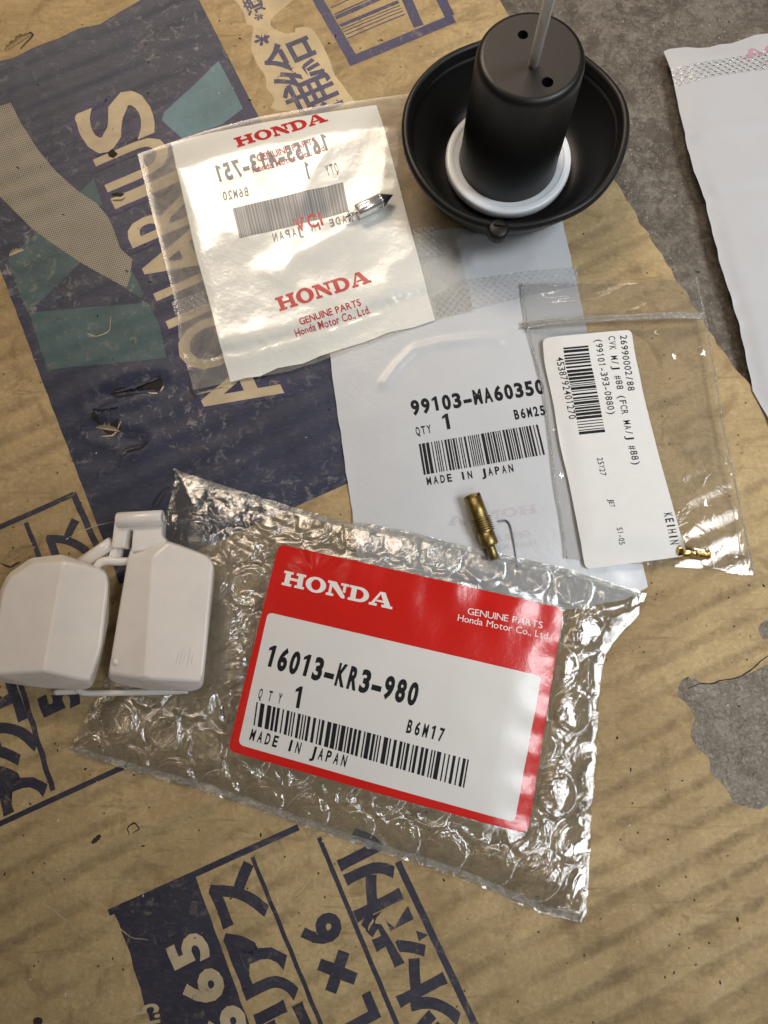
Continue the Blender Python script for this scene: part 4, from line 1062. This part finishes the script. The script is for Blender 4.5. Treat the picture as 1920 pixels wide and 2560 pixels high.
pl_ = plane3(G('B', 1060, 445, 15.5), G('B', 1003, 1290, 15.5), G('B', 800, 900, 11.5))
V, F = lathe([(0, .55), (.55, .45), (.95, .15), (1.1, -.3)], 20); mesh('moulding_nub', np.asarray(V) + on_plane(800, 1175, pl_), F, M['float'], fl)
# hinge bracket
h0, h1 = G('B', 812, 195, 13.0), G('B', 1128, 178, 13.0)
ax_ = (h1 - h0) / np.linalg.norm(h1 - h0)
V, F = lathe([(.75, 0), (1.9, 0), (2.15, .3), (2.15, np.linalg.norm(h1 - h0) - .3), (1.9, np.linalg.norm(h1 - h0)), (.75, np.linalg.norm(h1 - h0)), (.7, np.linalg.norm(h1 - h0) - 2)], 28)
hb = mesh('hinge_barrel', xf(frame(h0, ax_), V), F, M['float'], fl)
def plate(name, pts, z0, z1, bev=.35):
    top = [G('B', x, y, z1) for x, y in pts]
    return hull_bevel(name, [p for p in top] + [np.array([p[0], p[1], z0]) for p in top], M['float'], fl, bev, 2)
def slab(name, pts, z0, z1, bev=.35):
    top = [G('B', x, y, z1)[:2] for x, y in pts]; bm = bmesh.new()
    f = bm.faces.new([bm.verts.new((p[0], p[1], z0)) for p in top]); r = bmesh.ops.extrude_face_region(bm, geom=[f])
    for v in [g for g in r['geom'] if isinstance(g, bmesh.types.BMVert)]: v.co.z = z1
    bmesh.ops.recalc_face_normals(bm, faces=bm.faces)
    bmesh.ops.bevel(bm, geom=list(bm.edges), offset=bev, segments=3, profile=.5, affect='EDGES', clamp_overlap=True)
    bm.verts.index_update(); V = [tuple(v.co) for v in bm.verts]; F = [[v.index for v in g.verts] for g in bm.faces]; bm.free()
    return mesh(name, V, F, M['float'], fl)
slab('hinge_plate', [(790, 195), (1122, 168), (1115, 300), (1150, 335), (1085, 400), (905, 410), (918, 262), (880, 262), (860, 385), (768, 385)], 9.0, 12.9)
plate('hinge_leg', [(768, 370), (838, 375), (828, 455), (745, 455)], 7.5, 9.8)
V, F = tube([G('B', 775, 350, 9.5), G('B', 700, 400, 9.2), G('B', 560, 500, 8.5)], [1.75, 1.75, 1.9], 14); mesh('strut', V, F, M['float'], fl)
V, F = tube([np.array(p) for p in smooth_poly([tuple(G('B', *p)) for p in ((650, 560, 9), (690, 492, 9.5), (740, 475, 9.5), (810, 480, 9.5), (900, 478, 9.5))], 5, False)], 1.15, 12); mesh('cross_bar', V, F, M['float'], fl)
V, F = tube([np.array(p) for p in smooth_poly([tuple(G('B', *p)) for p in ((380, 1384, 3.4), (520, 1378, 3.6), (545, 1372, 4.2), (585, 1388, 4.2), (700, 1390, 4.2), (900, 1386, 4.2), (1120, 1382, 4.2), (1300, 1372, 4.4))], 5, False)], .85, 12); mesh('lower_bar', V, F, M['float'], fl)

# ------------------------------------------------------------------ small brass and steel parts
def along_axis(name, prof, p, d, mat, parent, n=40, M4=None):
    V, F = lathe(prof, n); return mesh(name, xf(frame(p, d), V), F, mat, parent)
# slow jet on the white bag
j0 = G('H', 345, 225, 6.0); j1 = G('H', 610, 960, 6.0); wb = float(WH(j0[0], j0[1])); R0 = 2.65
j0[2] = wb + R0 + .15; j1[2] = wb + R0 + .15; jd = (j1 - j0) / np.linalg.norm(j1 - j0); JL = np.linalg.norm(j1 - j0)
jet = empty('slow_jet', (j0[0], j0[1], wb), 'dull brass threaded jet on the white bag above the bubble wrap', 'jet')
s_ = JL / 765.0
pr = [(0, 20 * s_), (2.0, 20 * s_), (2.1, 24 * s_), (2.1, 290 * s_), (1.9, 300 * s_)]
for i in range(7):
    b = 305 + i * 31; pr += [(1.92, b * s_), (2.52, (b + 11) * s_), (2.56, (b + 15) * s_), (1.92, (b + 28) * s_)]
pr += [(2.1, 530 * s_), (2.12, 690 * s_), (2.0, 700 * s_), (1.95, 706 * s_), (1.15, 712 * s_), (1.1, 760 * s_), (1.1, 900 * s_), (.7, 905 * s_), (0, 905 * s_)]
pr = [(r * 1.17, z) for r, z in pr]
along_axis('jet_body', pr, j0, jd, M['brass'], jet, 44)
Mj = frame(j0, jd)
for sg in (1, -1):      # two halves of the slotted head
    arcp = [(2.46 * math.sin(t), sg * 2.46 * math.cos(t)) for t in np.linspace(-1.36, 1.36, 16)]
    arcp = [p for p in arcp]
    n = len(arcp); V = [(p[0], p[1], -.5) for p in arcp] + [(p[0], p[1], 21 * s_) for p in arcp]
    F = [[i, i + 1, n + i + 1, n + i] for i in range(n - 1)] + [[n - 1, 0, n, 2 * n - 1], list(range(n))[::-1], [n + i for i in range(n)]]
    ang = .9; c, s = math.cos(ang), math.sin(ang); V = [(p[0] * c - p[1] * s, p[0] * s + p[1] * c, p[2]) for p in V]
    mesh('slotted_head', xf(Mj, V), F, M['brass'], jet, False)
# wire clip
wz = lambda p, dz: np.array([p[0], p[1], float(WH(p[0], p[1])) + dz])
pts = [wz(G('H', *p, 3.2), .35) for p in ((700, 565), (760, 553), (812, 557), (852, 600), (880, 680), (895, 760), (925, 900), (955, 1075), (975, 1200))]
V, F = tube([np.array(p) for p in smooth_poly([tuple(p) for p in pts], 5, False)], .26, 10)
tag(mesh('wire_clip', V, F, M['wire']), 'thin bent steel wire beside the dull brass jet', 'wire')
# main jet inside the zip bag
m0 = G('G', 1060, 1858, 4.2); m1 = G('G', 1290, 1890, 4.2); md = (m1 - m0) / np.linalg.norm(m1 - m0); ML = np.linalg.norm(m1 - m0); mz = float(ZK(m0[0], m0[1]))
m0[2] = m1[2] = mz + 2.1
mj = empty('main_jet', (m0[0], m0[1], mz), 'small bright gold main jet in the lower corner of the zip bag', 'jet')
pr = [(0, 0), (1.9, 0), (2.1, .2), (2.1, ML * .36), (1.9, ML * .40), (1.1, ML * .42), (1.1, ML * .56)]
for i in range(4):
    b = ML * (.57 + i * .105); pr += [(1.15, b), (1.52, b + ML * .035), (1.54, b + ML * .055), (1.15, b + ML * .10)]
pr += [(1.0, ML), (.4, ML), (0, ML - .3)]
along_axis('jet_body', pr, m0, md, M['gold'], mj, 36)
# float valve needle on the pearly bag
a0 = G('K', 230, 1370, 5.0); a1 = G('K', 1420, 800, 5.0); vzv = float(VH(*((a0 + a1)[:2] / 2))) + .15
for p in (a0, a1): p[2] = vzv + 2.1
ad = (a1 - a0) / np.linalg.norm(a1 - a0); AL = np.linalg.norm(a1 - a0)
vn_ = empty('float_valve', (*((a0 + a1)[:2] / 2), vzv), 'tiny silver float valve with a black cone tip on the pearly bag', 'valve')
Mv = frame(a0, ad)
def prism(r, z0, z1, lobes=4, n=48, dep=.16):
    ring = [(r * (1 - dep * (.5 + .5 * math.cos(lobes * t)) ** 3) * math.cos(t), r * (1 - dep * (.5 + .5 * math.cos(lobes * t)) ** 3) * math.sin(t)) for t in np.linspace(0, 2 * math.pi, n, endpoint=False)]
    lv = [(z0, .86), (z0 + .25, 1), (z1 - .45, 1), (z1 - .4, .88), (z1 - .3, .88), (z1 - .25, 1.0), (z1, .92)]
    V = [(x * s, y * s, z) for z, s in lv for x, y in ring]; F = []
    for j in range(len(lv) - 1):
        for i in range(n): k = (i + 1) % n; F.append([j * n + i, j * n + k, (j + 1) * n + k, (j + 1) * n + i])
    F.append(list(range(n))[::-1]); F.append([(len(lv) - 1) * n + i for i in range(n)]); return V, F
V, F = prism(2.2, AL * .27, AL * .80, dep=.12); mesh('valve_body', xf(Mv, V), F, M['steel'], vn_)
along_axis('valve_stem', [(0, 0), (.28, 0), (.32, .1), (.32, AL * .105), (1.25, AL * .11), (1.3, AL * .12), (1.25, AL * .14), (.62, AL * .15), (.62, AL * .28)], a0, ad, M['steel'], vn_, 28)
along_axis('valve_tip', [(1.9, AL * .79), (1.98, AL * .815), (1.85, AL * .83), (.15, AL * 1.04), (0, AL * 1.045)], a0, ad, M['tip'], vn_, 32)

# ------------------------------------------------------------------ crumbs and grit lying about
def grit(name, n, mat, sz, seed, label, cat, xr=(-130, 118), yr=(-95, 212)):
    r = random.Random(seed); V = []; F = []
    for _ in range(n):
        x, y = r.uniform(*xr), r.uniform(*yr)
        p = np.array([[x, y]])
        if any(inside(p[:, 0], p[:, 1], g)[0] for g in (WB, VB, BB, ZB, XB, RL)) : continue
        if np.hypot(x - AX[0], y - AX[1]) < 34: continue
        on = inside(p[:, 0], p[:, 1], CO)[0]; z = float(CH(x, y)) if on else FZ
        s = sz * (.4 + r.random() ** 2 * 1.6); el = r.uniform(1, 3.0); a = r.uniform(0, 6.28); c, si = math.cos(a), math.sin(a); o = len(V); m = 5
        for k in range(m):
            t = 6.28 * k / m; u = s * el * math.cos(t) * r.uniform(.6, 1.1); v = s * math.sin(t) * r.uniform(.6, 1.1)
            V.append((x + u * c - v * si, y + u * si + v * c, z + .06))
        V.append((x, y, z + .06 + s * .8))
        for k in range(m): F.append([o + k, o + (k + 1) % m, o + m])
    tag(mesh(name, V, F, M[mat], None, False), label, cat, kind='stuff')
grit('dark_crumbs', 420, 'chip', .20, 3, 'dark crumbs of dirt scattered over cardboard and concrete', 'dirt')
grit('pale_crumbs', 150, 'chip_light', .17, 4, 'pale chips of paper and grit scattered about', 'grit')
